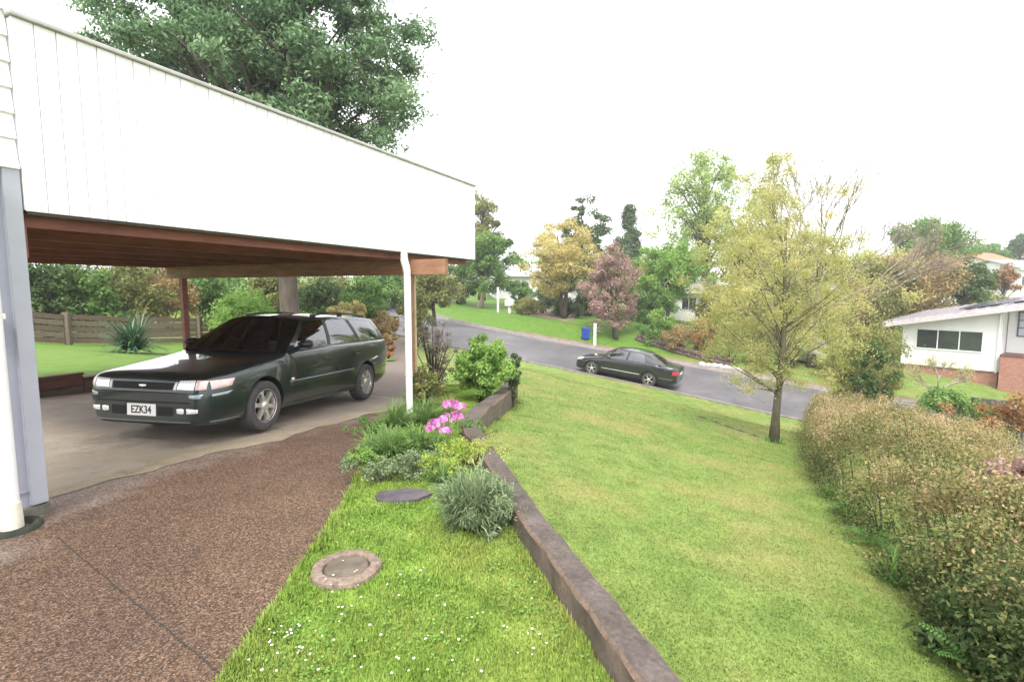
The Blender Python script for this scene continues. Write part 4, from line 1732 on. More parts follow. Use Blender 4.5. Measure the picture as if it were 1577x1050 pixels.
L_dark = pal('leaf_dark_green', (.024, .044, .012), (.055, .092, .026), (.11, .165, .055), .25)
L_ever = pal('leaf_evergreen', (.034, .076, .030), (.096, .172, .072), (.215, .300, .150), .35)
L_mid = pal('leaf_mid_green', (.035, .085, .016), (.085, .165, .030), (.165, .255, .055))
L_bright = pal('leaf_fresh_green', (.075, .16, .022), (.155, .275, .040), (.26, .38, .075), .45)
L_olive = pal('leaf_olive', (.070, .085, .022), (.150, .160, .040), (.250, .240, .075))
L_yell = pal('leaf_yellow', (.22, .18, .045), (.36, .30, .09), (.46, .40, .17), .4)
L_yelgr = pal('leaf_spring_yellow_green', (.15, .175, .035), (.27, .29, .07), (.40, .38, .12), .45)
L_brown = pal('leaf_bronze', (.13, .085, .032), (.24, .165, .065), (.34, .26, .11))
L_pink = pal('leaf_pink_blossom', (.13, .12, .05), (.25, .17, .13), (.40, .21, .24))
L_rust = pal('leaf_rusty_orange', (.14, .06, .022), (.24, .12, .045), (.30, .19, .08))
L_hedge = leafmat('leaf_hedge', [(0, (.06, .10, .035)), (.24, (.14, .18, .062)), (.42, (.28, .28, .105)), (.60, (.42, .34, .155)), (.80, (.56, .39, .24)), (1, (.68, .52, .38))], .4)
L_silver = pal('leaf_silver_green', (.055, .090, .032), (.125, .175, .078), (.24, .285, .155), .35)

# big evergreen behind the carport
tree('evergreen_tree', 'huge dark evergreen tree towering behind the white carport front', 422, 17.5, -210, 252, 410, L_ever, n=440, per=260, leaf=.165, clump=.135, base_px=446,
     trunk=.36, limbs=110, flat=.62, aspect=.38, up=.6, rough=.16, shell=.35, depth=.7, trunk_top=.7)
# trees across the road, from the carport end to the right
tree('bronze_tree', 'tall olive bronze tree rising just past the end of the carport front', 742, 52, 280, 38, 420, L_olive, 'column', n=60, per=160, leaf=.24, clump=.28, trunk=.3)
tree('street_tree', 'broad green tree with pale forked trunk on the grass across the road', 752, 44, 342, 56, 460, L_mid, n=90, per=230, leaf=.20, clump=.24, base_px=740, trunk=.20, bark=M_barkpale, stems=2, start=.45)
tree('olive_tree', 'olive green tree standing behind the front carport post', 668, 33, 396, 48, 486, L_olive, n=60, per=200, leaf=.16, clump=.28, trunk=.14)
tree('dark_tree', 'dark green tree beside the pale forked trunk', 705, 47, 400, 32, 470, L_dark, n=40, per=200, leaf=.18, clump=.3, trunk=.15)
tree('yellow_tree', 'yellow flowering tree with spreading flat crown over the far driveway', 864, 36, 322, 68, 468, L_yell, 'round', n=130, per=210, leaf=.15, clump=.2, base_px=868, trunk=.13, stems=3, start=.3, flat=.6, rough=.3)
tree('pine_tree', 'dark layered pine behind the yellow flowering tree', 898, 50, 295, 46, 440, L_dark, 'round', n=70, per=150, leaf=.24, clump=.24, trunk=.25, flat=.6, rough=.4, limbs=30)
tree('cypress_tree', 'narrow dark pointed cypress tree on the skyline', 968, 62, 313, 34, 440, L_dark, 'cone', n=150, per=160, leaf=.26, clump=.26, trunk=.25)
tree('magnolia_tree', 'pink blossoming magnolia beside the blue bin', 945, 31.5, 372, 48, 522, L_pink, n=110, per=190, leaf=.12, clump=.23, trunk=.12, stems=3, base_px=948)
tree('bronze_shrub_tree', 'thin bronze twigged tree between yellow tree and pink magnolia', 925, 38, 380, 26, 450, L_brown, n=30, per=130, leaf=.13, clump=.32, trunk=.12)
tree('green_tree', 'rounded fresh green tree behind the pink magnolia', 1030, 37, 358, 56, 470, L_bright, n=80, per=220, leaf=.17, clump=.25, trunk=.16)
tree('green_bush_tree', 'dense mid green tree beside the small white garage', 1005, 33.5, 430, 34, 515, L_mid, n=50, per=220, leaf=.13, clump=.28, trunk=.1)
tree('poplar_tree', 'tall airy lime green poplar on the skyline', 1085, 44, 216, 84, 430, pal('leaf_lime_poplar', (.15, .22, .05), (.23, .31, .085), (.32, .38, .14), .5), 'column', n=230, per=80, leaf=.22, clump=.17, trunk=.28, limbs=50, rough=.3)
tree('yellow_green_tree', 'yellow green tree behind the lawn tree', 1140, 32, 300, 75, 500, L_yelgr, n=100, per=110, leaf=.19, clump=.2, trunk=.18, limbs=40)
tree('conical_tree', 'sparse orange tinted conical tree above the lawn tree', 1190, 35, 232, 84, 430, L_yelgr, 'cone', n=110, per=60, leaf=.19, clump=.2, trunk=.18, limbs=50, bark=M_barkpale)
tree('hedge_tree', 'broad olive tree behind the bare branched tree', 1300, 44, 385, 72, 480, L_olive, n=90, per=190, leaf=.22, clump=.24, trunk=.2)
tree('oak_tree', 'round dark green tree on the skyline above the white house', 1437, 50, 320, 66, 450, L_mid, n=80, per=230, leaf=.25, clump=.24, trunk=.3)
tree('tan_tree', 'tan and olive leaved tree behind the white house roof', 1400, 37, 378, 82, 500, L_brown, n=100, per=170, leaf=.18, clump=.22, trunk=.18)
tree('olive_bush_tree', 'olive tree between lawn tree and white house', 1350, 36, 392, 55, 490, L_olive, n=60, per=180, leaf=.18, clump=.25, trunk=.16)
tree('laurel_tree', 'glossy dark green tree beside the white house roof', 1487, 37, 392, 42, 475, L_dark, n=60, per=240, leaf=.18, clump=.28, trunk=.15)
tree('autumn_tree', 'small orange leaved tree beneath the terracotta roof', 1548, 48, 405, 26, 455, L_rust, n=36, per=160, leaf=.2, clump=.3, trunk=.12)
tree('golden_tree', 'pale golden tree between pink magnolia and lime green poplar', 985, 42, 385, 34, 500, L_yelgr, n=60, per=110, leaf=.19, clump=.26, trunk=.12)
tree('golden_tree', 'pale golden tree behind the olive tree beside the veranda house', 1245, 36, 345, 58, 480, L_yelgr, n=80, per=100, leaf=.18, clump=.24, trunk=.14)
tree('golden_tree', 'soft yellow green tree behind the tan tree', 1360, 46, 372, 60, 480, L_yelgr, n=70, per=100, leaf=.22, clump=.26, trunk=.16)
tree('far_tree', 'distant green tree left of the terracotta roof', 1505, 78, 368, 45, 420, L_mid, n=50, per=160, leaf=.35, clump=.28, trunk=.3)
tree('far_conifer', 'distant dark conifer above the terracotta roof', 1570, 85, 358, 34, 420, L_dark, 'cone', n=50, per=160, leaf=.35, clump=.28, trunk=.3)
# row of distant crowns closing the skyline behind
FG = 'distant trees along the skyline'
DL = ['beside the carport front end', 'beyond the olive tree by the carport post', 'behind the white cottage roof', 'behind the rounded olive bush', 'behind the yellow flowering tree', 'behind the narrow cypress', 'behind the lime green poplar', 'behind the yellow green tree', 'behind the veranda house', 'behind the bronze bush']
for i, (px_, Y_, tp_, hp_, m_) in enumerate([(590, 70, 395, 60, L_mid), (660, 80, 380, 60, L_olive), (810, 80, 388, 45, L_bright), (850, 84, 380, 40, L_yelgr), (925, 80, 370, 48, L_bright),
                                             (1000, 82, 368, 48, L_yelgr), (1070, 80, 355, 50, L_bright), (1160, 78, 360, 60, L_yelgr), (1240, 82, 372, 55, L_yelgr), (1330, 80, 385, 60, L_bright)]):
    tree('distant_tree', 'distant hazy tree crown on the skyline ' + DL[i], px_, Y_, tp_, hp_, 455, m_, n=34, per=75, leaf=.5, clump=.3, trunk=.3, limbs=6, group=FG)

# bare spring tree
bp = at_depth(1252, 447, 27)
bz_ = gz(bp.x, 27)
root = thing('bare_tree', 'nearly leafless tree with fine spreading grey brown twigs on the skyline', 'tree', (bp.x, 27, bz_))
paths = []


def grow(p, d, L, r, lev):
    p2 = p + d * L
    mid = p.lerp(p2, .5) + Vector((random.uniform(-1, 1), random.uniform(-1, 1), random.uniform(-.3, .5))) * L * .07
    paths.append(([p, mid, p2], [r, r * .85, r * .62]))
    if lev == 0:
        TIPS.append(p2)
        return
    for k in range(3 if lev > 1 else 4):
        v = Vector((random.uniform(-1, 1), random.uniform(-.8, .8), random.uniform(-.25, .7)))
        grow(p.lerp(p2, random.uniform(.55, 1)), (d + v * .5).normalized(), L * random.uniform(.55, .78), max(.009, r * .6), lev - 1)


TIPS = []
grow(Vector((0, 0, -.1)), Vector((0, 0, 1)), 3.0, .13, 0)
for k, d_ in enumerate([(-.35, .1, 1), (.02, -.1, 1), (.32, .1, 1), (.75, .1, .7), (1.0, 0, .5), (1.2, -.2, .36)]):
    grow(Vector((0, 0, 2.3 + .12 * k)), Vector(d_).normalized(), 3.5, .065, 4)
TV, TF = tubes(paths, 4)
link('trunk', pymesh('trunk', TV, TF, smooth=True), plain('twig_bark', (.20, .165, .125), .9, var=.3, scale=6), root)
tp_ = np.array([tuple(t) for t in TIPS])
pos = np.repeat(tp_, 3, axis=0) + RNG.normal(0, .14, (len(tp_) * 3, 3))
v, f = leaf_arrays(pos, unit(len(pos)), .075, .5)
stuff(link('crown', npmesh('crown', v, f, np.clip(RNG.normal(.6, .25, len(pos)), 0, 1)), L_brown, root))

# the tree standing on the front lawn
tb = on_ground(1191, 681)
root = thing('lawn_tree', 'airy yellow green spring tree with dark mossy trunk on the front lawn', 'tree', tuple(tb))
YT = tb.y
cenl = []
for (px_, py_, hw_, hh_, nn) in [(1200, 330, 62, 60, 24), (1140, 410, 62, 62, 28), (1225, 420, 62, 66, 30), (1185, 490, 92, 60, 36), (1265, 490, 46, 62, 20), (1110, 490, 42, 60, 18), (1200, 285, 34, 40, 7), (1175, 570, 80, 30, 18), (1262, 380, 46, 44, 14), (1300, 470, 40, 50, 12)]:
    for i in range(nn):
        a, b = np.clip(RNG.normal(0, .52, 2), -.95, .95)
        q = at_depth(px_ + a * hw_, py_ + b * hh_, YT)
        cenl.append((q.x - tb.x, RNG.normal(0, .85), q.z - tb.z))
cenl = np.array(cenl)
paths = branch_paths((0, 0, 0), (.12, 0, 4.9), cenl, .088, limbs=46, start=.22, thin=.45)
TV, TF = tubes(paths, 7)
link('trunk', pymesh('trunk', TV, TF, smooth=True), M_barkdark, root)
pos, d, tint, _ = clump_points(cenl, .28 + .26 * RNG.random(len(cenl)), 235, .8, .1)
v, f = leaf_arrays(pos, d, .042 * (.6 + .8 * RNG.random(len(pos))), .5)
stuff(link('crown', npmesh('crown', v, f, tint), pal('leaf_lawn_tree', (.17, .175, .05), (.30, .295, .09), (.43, .37, .155), .55), root))

TUFT_AT = (tb.x, tb.y - .05, tb.z)
# ---- shrubs across the road and round it
SG = 'shrubs'
shrub('clipped_bush', 'rounded olive bush beside the white letterbox', 812, 38, 452, 30, 492, L_olive, n=40, per=200, leaf=.10)
shrub('dark_bush', 'dark green bush under the yellow flowering tree', 872, 37.5, 455, 28, 492, L_dark, n=36, per=180, leaf=.11)
shrub('grey_bush', 'grey green bush behind the rounded olive bush', 835, 40, 428, 26, 465, L_silver, n=30, per=160, leaf=.12)
for i, (px_, Y_, tp_, hp_, bp_, m_, lab) in enumerate([
        (1000, 31, 500, 26, 535, L_mid, 'green shrub growing beside the pink magnolia trunk'),
        (1045, 29.5, 495, 30, 540, L_brown, 'bronze shrub on the low stone garden wall across the road'),
        (1085, 29, 485, 32, 545, L_rust, 'rusty orange shrub along the far side of the road'),
        (1125, 28, 480, 34, 555, L_yelgr, 'yellow green shrub along the far side of the road'),
        (1170, 27.5, 490, 34, 565, L_olive, 'olive shrub seen through the lawn tree branches'),
        (1225, 27, 480, 36, 565, L_yelgr, 'lime shrub beside the silver parked car')]):
    shrub('roadside_shrub', lab, px_, Y_, tp_, hp_, bp_, m_, n=40, per=150, leaf=.09)
shrub('olive_shrub', 'tall loose olive shrub at the road end of the hedge', 1335, 13.2, 462, 62, 625, L_olive, n=100, per=150, leaf=.055, clump=.22)
shrub('olive_shrub', 'dark green shrub in front of the tall loose olive shrub', 1345, 12.2, 515, 40, 625, L_dark, n=50, per=150, leaf=.06, clump=.25)
shrub('spring_shrub', 'thin yellow green shrub leaning over the road end of the hedge', 1290, 13.6, 500, 45, 640, L_yelgr, n=60, per=110, leaf=.05, clump=.24)
shrub('laurel_bush', 'glossy green bush in front of the white house lawn', 1462, 12.5, 588, 62, 655, L_mid, n=60, per=170, leaf=.075, clump=.24)
shrub('laurel_bush', 'darker glossy bush at the end of the white house lawn', 1525, 12.6, 600, 38, 660, L_dark, n=40, per=170, leaf=.07, clump=.26)

# ---- garden behind the carport, seen through it
for px_, Y_, tp_, hp_, bp_, m_, n_, lf_, lab in [
        (70, 19.5, 395, 60, 490, L_dark, 60, .14, 'dark green shrub behind the plank fence'),
        (135, 20.5, 400, 50, 480, L_mid, 50, .14, 'mid green shrub behind the plank fence'),
        (195, 22, 395, 55, 485, L_olive, 60, .12, 'olive shrub behind the strappy plant'),
        (255, 24, 400, 50, 490, L_brown, 45, .12, 'bronze shrub beside the rear carport post'),
        (310, 26, 410, 45, 492, L_mid, 45, .14, 'green shrub behind the parked wagon bonnet'),
        (375, 21.5, 438, 55, 496, L_bright, 70, .11, 'fresh green clipped shrub beyond the wagon windscreen'),
        (430, 30, 405, 40, 480, L_olive, 40, .16, 'olive shrub beside the big evergreen trunk'),
        (490, 27, 425, 38, 490, L_dark, 45, .14, 'dark green shrub beyond the wagon roof'),
        (560, 28, 420, 50, 500, L_mid, 55, .14, 'mid green shrub beyond the wagon tail'),
        (520, 24, 452, 22, 490, L_yell, 30, .09, 'yellow flowering shrub above the wagon roof'),
        (556, 25, 450, 17, 486, L_yell, 24, .09, 'second yellow flowering shrub above the wagon roof'),
        (590, 20, 470, 26, 545, L_brown, 36, .09, 'brown twiggy shrub beside the white downpipe'),
        (596, 17.5, 512, 12, 548, L_rust, 24, .07, 'small red leaved shrub behind the wagon tail'),
        (640, 24, 440, 34, 505, L_olive, 40, .11, 'grey olive shrub behind the front carport post')]:
    c = at_depth(px_, 447, Y_)
    s_, t_ = st(c.x, Y_)
    bz = max(gz(c.x, Y_), float(backz(np.array([s_]), np.array([t_]))[0]) if -9 < s_ < 12 and 5.8 < t_ < 30 else -9)
    shrub('garden_shrub', lab, px_, Y_, tp_, hp_, bp_, m_, n=n_, per=170, leaf=lf_, clump=.3, base_z=bz)


# deeper planting: hedge-like masses that close the gaps
for px_, Y_, tp_, hp_, bp_, m_, n_, lf_, lab in [
        (20, 26, 395, 70, 500, L_mid, 60, .18, 'tall mid green bush at the back of the garden behind the fence'),
        (120, 28, 392, 70, 505, L_dark, 60, .18, 'tall dark bush at the back of the garden behind the fence'),
        (225, 31, 392, 70, 505, L_olive, 60, .18, 'tall olive bush at the back of the garden behind the fence'),
        (330, 34, 395, 70, 505, L_mid, 60, .2, 'tall green bush behind the fresh green clipped shrub'),
        (430, 38, 398, 60, 500, L_dark, 50, .2, 'tall dark bush behind the big evergreen trunk'),
        (520, 40, 400, 60, 505, L_olive, 50, .2, 'tall olive bush behind the yellow flowering shrubs'),
        (600, 42, 405, 50, 505, L_mid, 50, .2, 'tall green bush behind the white downpipe')]:
    c = at_depth(px_, 447, Y_)
    shrub('garden_bush', lab, px_, Y_, tp_, hp_, bp_, m_, n=n_, per=170, leaf=lf_, clump=.28, base_z=gz(c.x, Y_))
for px_, Y_, tp_, hp_, bp_, m_, n_, lf_, lab in [
        (800, 50, 428, 26, 470, L_mid, 36, .18, 'green bush before the white house behind the yellow tree'),
        (850, 50, 436, 24, 472, L_dark, 36, .18, 'dark bush beside the far driveway'),
        (905, 40, 440, 26, 495, L_dark, 40, .15, 'dark green bush behind the blue bin'),
        (900, 48, 400, 34, 470, L_mid, 40, .2, 'mid green bush filling the gap beneath the layered pine'),
        (985, 38, 430, 34, 510, L_mid, 46, .15, 'mid green bush behind the pink magnolia'),
        (1020, 31.5, 470, 26, 525, L_bright, 36, .11, 'fresh green bush on the stone garden wall'),
        (1105, 36, 430, 40, 520, L_olive, 50, .15, 'olive bush beside the small white house front'),
        (1165, 38, 420, 50, 520, L_yelgr, 60, .16, 'yellow green bush behind the lawn tree crown'),
        (1215, 40, 410, 50, 520, L_olive, 60, .16, 'olive bush behind the lawn tree trunk'),
        (1270, 33, 430, 50, 530, L_yelgr, 60, .14, 'yellow green bush before the veranda house'),
        (1325, 33, 425, 45, 540, L_brown, 60, .14, 'bronze bush between lawn tree and white house'),
        (1370, 31, 430, 38, 500, L_olive, 50, .13, 'olive bush at the corner of the white house roof'),
        (1345, 24, 490, 38, 580, L_olive, 60, .11, 'olive bush at the road corner of the white house lawn'),
        (1300, 25, 510, 40, 590, L_yelgr, 60, .11, 'lime bush at the road corner near the silver car'),
        (1455, 41, 405, 45, 480, L_brown, 50, .17, 'tan bush behind the white house roof'),
        (1520, 44, 415, 28, 460, L_olive, 40, .17, 'olive bush beside the orange leaved tree')]:
    shrub('street_bush', lab, px_, Y_, tp_, hp_, bp_, m_, n=n_, per=150, leaf=lf_, clump=.28)


def strap_clump(name, label, base, n, L, wdt, mat, cat='plant', spread=.8, up=1.0, droop=.9, group=None):
    """arching strap leaves from one crown"""
    V, F, Tn = [], [], []
    for k in range(n):
        a = random.uniform(0, 2 * math.pi)
        tilt = random.uniform(.1, 1.0) * spread
        l = L * random.uniform(.6, 1.1)
        d = Vector((math.cos(a) * math.sin(tilt), math.sin(a) * math.sin(tilt), math.cos(tilt) * up)).normalized()
        p = Vector((random.uniform(-.05, .05), random.uniform(-.05, .05), 0)) * (L * 2 if 'ring' not in label else 3.6)
        p.z = -.02
        sd = Vector((-math.sin(a), math.cos(a), 0))
        w0 = wdt * random.uniform(.7, 1.2)
        b0 = len(V)
        N = 5
        for i in range(N + 1):
            u = i / N
            w_ = w0 * (1 - u)**.7 * (.6 + .8 * min(1, u * 4)) + .0008
            V.append(p + sd * w_)
            V.append(p - sd * w_)
            d = (d + Vector((0, 0, -droop * .34 * u))).normalized()
            p = p + d * (l / N)
        t_ = min(1, max(0, random.gauss(.5, .22)))
        for i in range(N):
            F.append((b0 + 2 * i, b0 + 2 * i + 1, b0 + 2 * i + 3, b0 + 2 * i + 2))
            Tn.append(t_)
    me = npmesh('leaves', np.array([tuple(v) for v in V]), np.array(F), np.array(Tn))
    o = link(name, me, mat, None, base)
    return tag(o, label, cat, group)


c = at_depth(203, 500, 15.2)
s_, t_ = st(c.x, c.y)
strap_clump('strappy_plant', 'big clump of long strappy dark green leaves in front of the plank fence', (c.x, c.y, float(backz(np.array([s_]), np.array([t_]))[0]) + .1), 260, 1.25, .032,
            pal('leaf_strap', (.015, .045, .018), (.038, .085, .038), (.11, .165, .095), .2), spread=1.45, droop=1.5)

# ---- round bush, twiggy shrub and small bush at the far end of the terrace wall
c = at_depth(745, 590, 9.0)
shrub('round_bush', 'rounded bright green bush at the far end of the concrete wall', 742, 9.0, 508, 52, 600, L_bright, n=75, per=230, leaf=.05, clump=.26, base_z=tz(c.x, 9.0), depth=.8)
shrub('round_bush', 'dark green small bush beside the rounded bright bush', 790, 9.6, 535, 16, 600, L_dark, n=30, per=170, leaf=.04, clump=.4, base_z=-.45)
L_twig = pal('leaf_purple_twig', (.10, .075, .065), (.19, .15, .125), (.27, .235, .17))
shrub('twiggy_shrub', 'purple brown twiggy shrub beside the rounded bush', 668, 9.6, 478, 42, 590, L_twig, n=60, per=70, leaf=.035, clump=.26, base_z=tz(-1.4, 9.6), stemn=40, shell=.1)
shrub('twiggy_shrub', 'olive leaved low shrub at the foot of the front downpipe', 655, 8.2, 560, 36, 625, L_olive, n=50, per=110, leaf=.035, clump=.28, base_z=tz(-1.3, 8.2), stemn=24, shell=.2)

# ------------------------------------------------------------------ the long mixed hedge beside the lawn
HEDGE = np.array([(1.9, 1.2), (2.38, 2.6), (2.85, 3.7), (3.37, 5.17), (4.55, 7.9), (5.7, 10.0), (6.9, 12.4)])
hd = thing('hedge', 'long loose bronze and green leaved hedge running down the side of the lawn', 'hedge', (3.4, 5.2, gz(3.4, 5.2)))
hb = np.array(hd.location)
n = 1600
ty = 1.3 + (12.4 - 1.3) * RNG.random(n)**1.45
u = RNG.random(n)
wid = np.interp(ty, [1, 5, 12.5], [2.2, 3.0, 3.4])
ex = np.interp(ty, HEDGE[:, 1], HEDGE[:, 0])
arc = u * (1.05 + wid)                        # first up the near face, then over the top
hh = np.interp(ty, [1, 3, 6, 12.5], [.62, .80, 1.0, 1.05]) * (1 + .14 * np.sin(ty * 2.3) + .10 * np.sin(ty * 5.1 + u * 9))
xo = np.where(arc < 1.05, .34 * (arc / 1.05)**1.6, .34 + (arc - 1.05))
zo = np.where(arc < 1.05, np.sin(np.clip(arc / 1.05, 0, 1) * 1.45), 1.0) * hh + .10 * np.sin(xo * 4 + ty * 3)
hx = ex + .18 + xo + RNG.normal(0, .07, n)
cen = np.stack([hx, ty, ground(hx, ty) + np.maximum(.10, zo) + RNG.normal(0, .06, n) - .06], 1)
rad = .17 + .12 * RNG.random(n)
pos, d, tint, ci = clump_points(cen, rad, 160, .9, .3)
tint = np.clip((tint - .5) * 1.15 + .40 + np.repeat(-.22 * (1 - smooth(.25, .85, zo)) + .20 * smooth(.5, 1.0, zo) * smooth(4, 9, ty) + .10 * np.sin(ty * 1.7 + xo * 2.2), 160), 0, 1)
near = smooth(7, 3, pos[:, 1])
v, f = leaf_arrays(pos, d, (.025 + .005 * near) * (.6 + .8 * RNG.random(len(pos))), .52, .5)
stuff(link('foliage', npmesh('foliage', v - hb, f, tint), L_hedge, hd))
paths = []
for k in RNG.permutation(n)[:260]:
    p = Vector(cen[k] - hb)
    gx = Vector((cen[k][0] + .25, cen[k][1], gz(cen[k][0] + .25, cen[k][1]) - .05)) - Vector(hb)
    paths.append(([gx, gx.lerp(p, .5) + Vector((.05, .02, 0)), p], [.012, .009, .005]))
TV, TF = tubes(paths, 4)
link('stems', pymesh('stems', TV, TF), M_bark, hd)['kind'] = 'stuff'


def hedge_patch(name, label, px, py, Y, r, n, per, leaf, mat, cat='shrub'):
    c = at_depth(px, py, Y)
    base = (c.x, c.y, gz(c.x, c.y))
    root = thing(name, label, cat, base)
    cen = np.array([tuple(c)]) + RNG.normal(0, 1, (n, 3)) * np.array([r, r, r * .8]) * .5
    pos, d, tint, _ = clump_points(cen, np.full(n, r * .42), per, .9, .3)
    v, f = leaf_arrays(pos, d, leaf * (.6 + .8 * RNG.random(len(pos))), .5, .5)
    b = np.array(base)
    stuff(link('foliage', npmesh('foliage', v - b, f, tint), mat, root))
    paths = [([Vector((0, 0, -.05)), Vector(x - b) * .5, Vector(x - b)], [.012, .009, .004]) for x in cen]
    TV, TF = tubes(paths, 5)
    link('stems', pymesh('stems', TV, TF), M_bark, root)['kind'] = 'stuff'
    return root


hedge_patch('red_shrub', 'rust red leaved shrub growing out of the hedge', 1568, 872, 3.3, .30, 16, 130, .05, L_rust)
hedge_patch('red_shrub', 'dull pink leaved shrub in the hedge top', 1555, 745, 4.2, .30, 14, 120, .045, pal('leaf_dull_pink', (.13, .07, .06), (.26, .16, .14), (.38, .27, .23)))
hedge_patch('orange_shrub', 'low orange shrub behind the hedge', 1545, 652, 9.5, .55, 24, 110, .06, L_rust)
hedge_patch('green_shrub', 'glossy dark green shrub at the near end of the hedge', 1545, 985, 2.75, .26, 20, 90, .065, L_dark)


def fern(label, base, n, L, mat, name='fern'):
    """fronds of paired leaflets arching from one crown"""
    V, F, Tn = [], [], []
    for k in range(n):
        a = random.uniform(0, 2 * math.pi)
        tilt = random.uniform(.5, 1.15)
        d = Vector((math.cos(a) * math.sin(tilt), math.sin(a) * math.sin(tilt), math.cos(tilt)))
        p = Vector((0, 0, 0))
        l = L * random.uniform(.7, 1.1)
        t_ = min(1, max(0, random.gauss(.5, .2)))
        N = 16
        for i in range(N):
            u_ = i / N
            d = (d + Vector((0, 0, -.07))).normalized()
            p = p + d * (l / N)
            sd = d.cross(Vector((0, 0, 1))).normalized()
            wl_ = l * .20 * math.sin(math.pi * min(1, u_ * .85 + .12))
            for sgn in (1, -1):
                b0 = len(V)
                q = p + sd * sgn * wl_ + d * wl_ * .35 + Vector((0, 0, -.1 * wl_))
                V += [p, p + d * l / N * .5 + (q - p) * .4, q, p - d * l / N * .3 + (q - p) * .4]
                F.append((b0, b0 + 1, b0 + 2, b0 + 3))
                Tn.append(t_)
    o = link(name, npmesh('fronds', np.array([tuple(v) for v in V]), np.array(F), np.array(Tn)), mat, None, base)
    return tag(o, label, 'fern')


L_fern = pal('leaf_fern', (.045, .12, .02), (.10, .22, .035), (.19, .33, .07), .4)
for (px_, py_, L_, lab) in [(1475, 1045, .34, 'broad green fern at the near foot of the hedge'), (1490, 985, .32, 'green fern half under the near hedge'),
                            (1335, 845, .34, 'small fern sprouting from the hedge foot'), (1300, 800, .32, 'pale fern fronds at the hedge foot by the mown edge')]:
    p = on_ground(px_, py_)
    fern(lab, (p.x + .12, p.y, p.z + .04), 13, L_, L_fern)
for (px_, py_, lab) in [(1275, 770, 'small grassy tuft at the hedge foot'), (1365, 900, 'grassy tuft where hedge meets mown lawn'), (1262, 738, 'pale tuft of grass below the hedge flowers')]:
    p = on_ground(px_, py_)
    strap_clump('grass_tuft', lab, (p.x + .05, p.y, p.z), 40, .34, .007, L_fern, 'grass tuft')

strap_clump('grass_tuft', 'ring of longer unmown grass round the lawn tree trunk', TUFT_AT, 160, .20, .006, L_fern, 'grass tuft', spread=1.2)
# ------------------------------------------------------------------ terrace bits
# inspection cover: stone-set ring round a round lid
mh = on_z(534, 886, -.03)
mz = tz(mh.x, mh.y)
ms = thing('inspection_cover', 'round concrete inspection cover with pebbled rim set in the terrace grass', 'manhole cover', (mh.x, mh.y, mz))
prof = [(.138, .02), (.140, .036), (.146, .042), (.192, .040), (.205, .030), (.212, -.02)]
V, F = lathe(prof, 40)
V = [(x * (1 + .025 * math.sin(7 * math.atan2(y, x))), y * (1 + .025 * math.sin(5 * math.atan2(y, x))), z) for x, y, z in V]
M_rim = plain('pebbled_rim', (.22, .165, .125), .85, var=.5, scale=28, bumps=.8)
link('rim', pymesh('rim', V, F, angle=40), M_rim, ms)
V, F = lathe([(0, .034), (.118, .034), (.127, .030), (.133, .022), (.134, .0)], 40)
link('lid', pymesh('lid', V, F, angle=40), plain('worn_lid', (.115, .09, .065), .8, var=.4, scale=9, bumps=.4), ms)
# flat dark stone
sp_ = on_z(620, 773, -.05)
V, F = [], []
N = 16
for z, k in ((-.03, 1.0), (.012, 1.0), (.022, .93)):
    for i in range(N):
        a = 2 * math.pi * i / N
        r = 1 + .14 * math.sin(2 * a + .5) + .09 * math.sin(5 * a)
        V.append((.21 * r * k * math.cos(a), .135 * r * k * math.sin(a), z))
for j in range(2):
    for i in range(N):
        F.append((j * N + i, j * N + (i + 1) % N, (j + 1) * N + (i + 1) % N, (j + 1) * N + i))
F.append(tuple(range(2 * N, 3 * N)))
o = link('stepping_stone', pymesh('stepping_stone', V, F, angle=40), plain('slate_stone', (.075, .062, .070), .7, var=.4, scale=9, bumps=.5), None, (sp_.x, sp_.y, tz(sp_.x, sp_.y) + .02))
tag(o, 'flat dark stepping stone beside the silvery bush', 'stone')

# planting along the terrace


def tb_(px, py):
    p = on_z(px, py, -.04)
    return Vector((p.x, p.y, tz(p.x, p.y)))


p = tb_(728, 828)
sb = thing('silver_bush', 'silvery green spiky leaved bush beside the concrete wall', 'shrub', tuple(p))
V, F, Tn = [], [], []
for k in range(1500):
    a = random.uniform(0, 6.283)
    el = math.asin(random.uniform(-.15, 1))
    rr_ = random.random()**.4
    o_ = Vector((math.cos(a) * math.cos(el), math.sin(a) * math.cos(el), math.sin(el)))
    lob = 1 + .26 * math.sin(3 * a + 4 * el) + .2 * math.sin(5 * a + 2) + random.gauss(0, .13)
    st_ = Vector((o_.x * .20 * lob, .09 + o_.y * .18 * lob, .15 + o_.z * .20 * lob)) * rr_ + Vector((0, 0, .04))
    d = (o_ * .9 + Vector((random.gauss(0, .45), random.gauss(0, .45), random.gauss(.45, .35)))).normalized()
    l = random.uniform(.06, .15)
    sd = d.cross(Vector((0, 0, 1)))
    sd = sd.normalized() if sd.length > .01 else Vector((1, 0, 0))
    w_ = random.uniform(.0025, .0048)
    b0 = len(V)
    e1 = st_ + d * l * .55
    e2 = st_ + d * l + Vector((0, 0, -l * .22))
    V += [st_ - sd * w_ * .6, st_ + sd * w_ * .6, e1 + sd * w_, e1 - sd * w_, e2 + sd * .0006, e2 - sd * .0006]
    F += [(b0, b0 + 1, b0 + 2, b0 + 3), (b0 + 3, b0 + 2, b0 + 4, b0 + 5)]
    t_ = min(1, max(0, random.gauss(.5, .25)))
    Tn += [t_, t_]
cen = RNG.normal(0, 1, (34, 3)) * np.array([.13, .11, .085]) + np.array([0, .09, .20])
cen[:, 2] = np.abs(cen[:, 2])
pos, d, tint, _ = clump_points(cen, .075 + .04 * RNG.random(34), 190, 1.0, .2)
v, f = leaf_arrays(pos, d, .040 * (.6 + .8 * RNG.random(len(pos))), .2, .6)
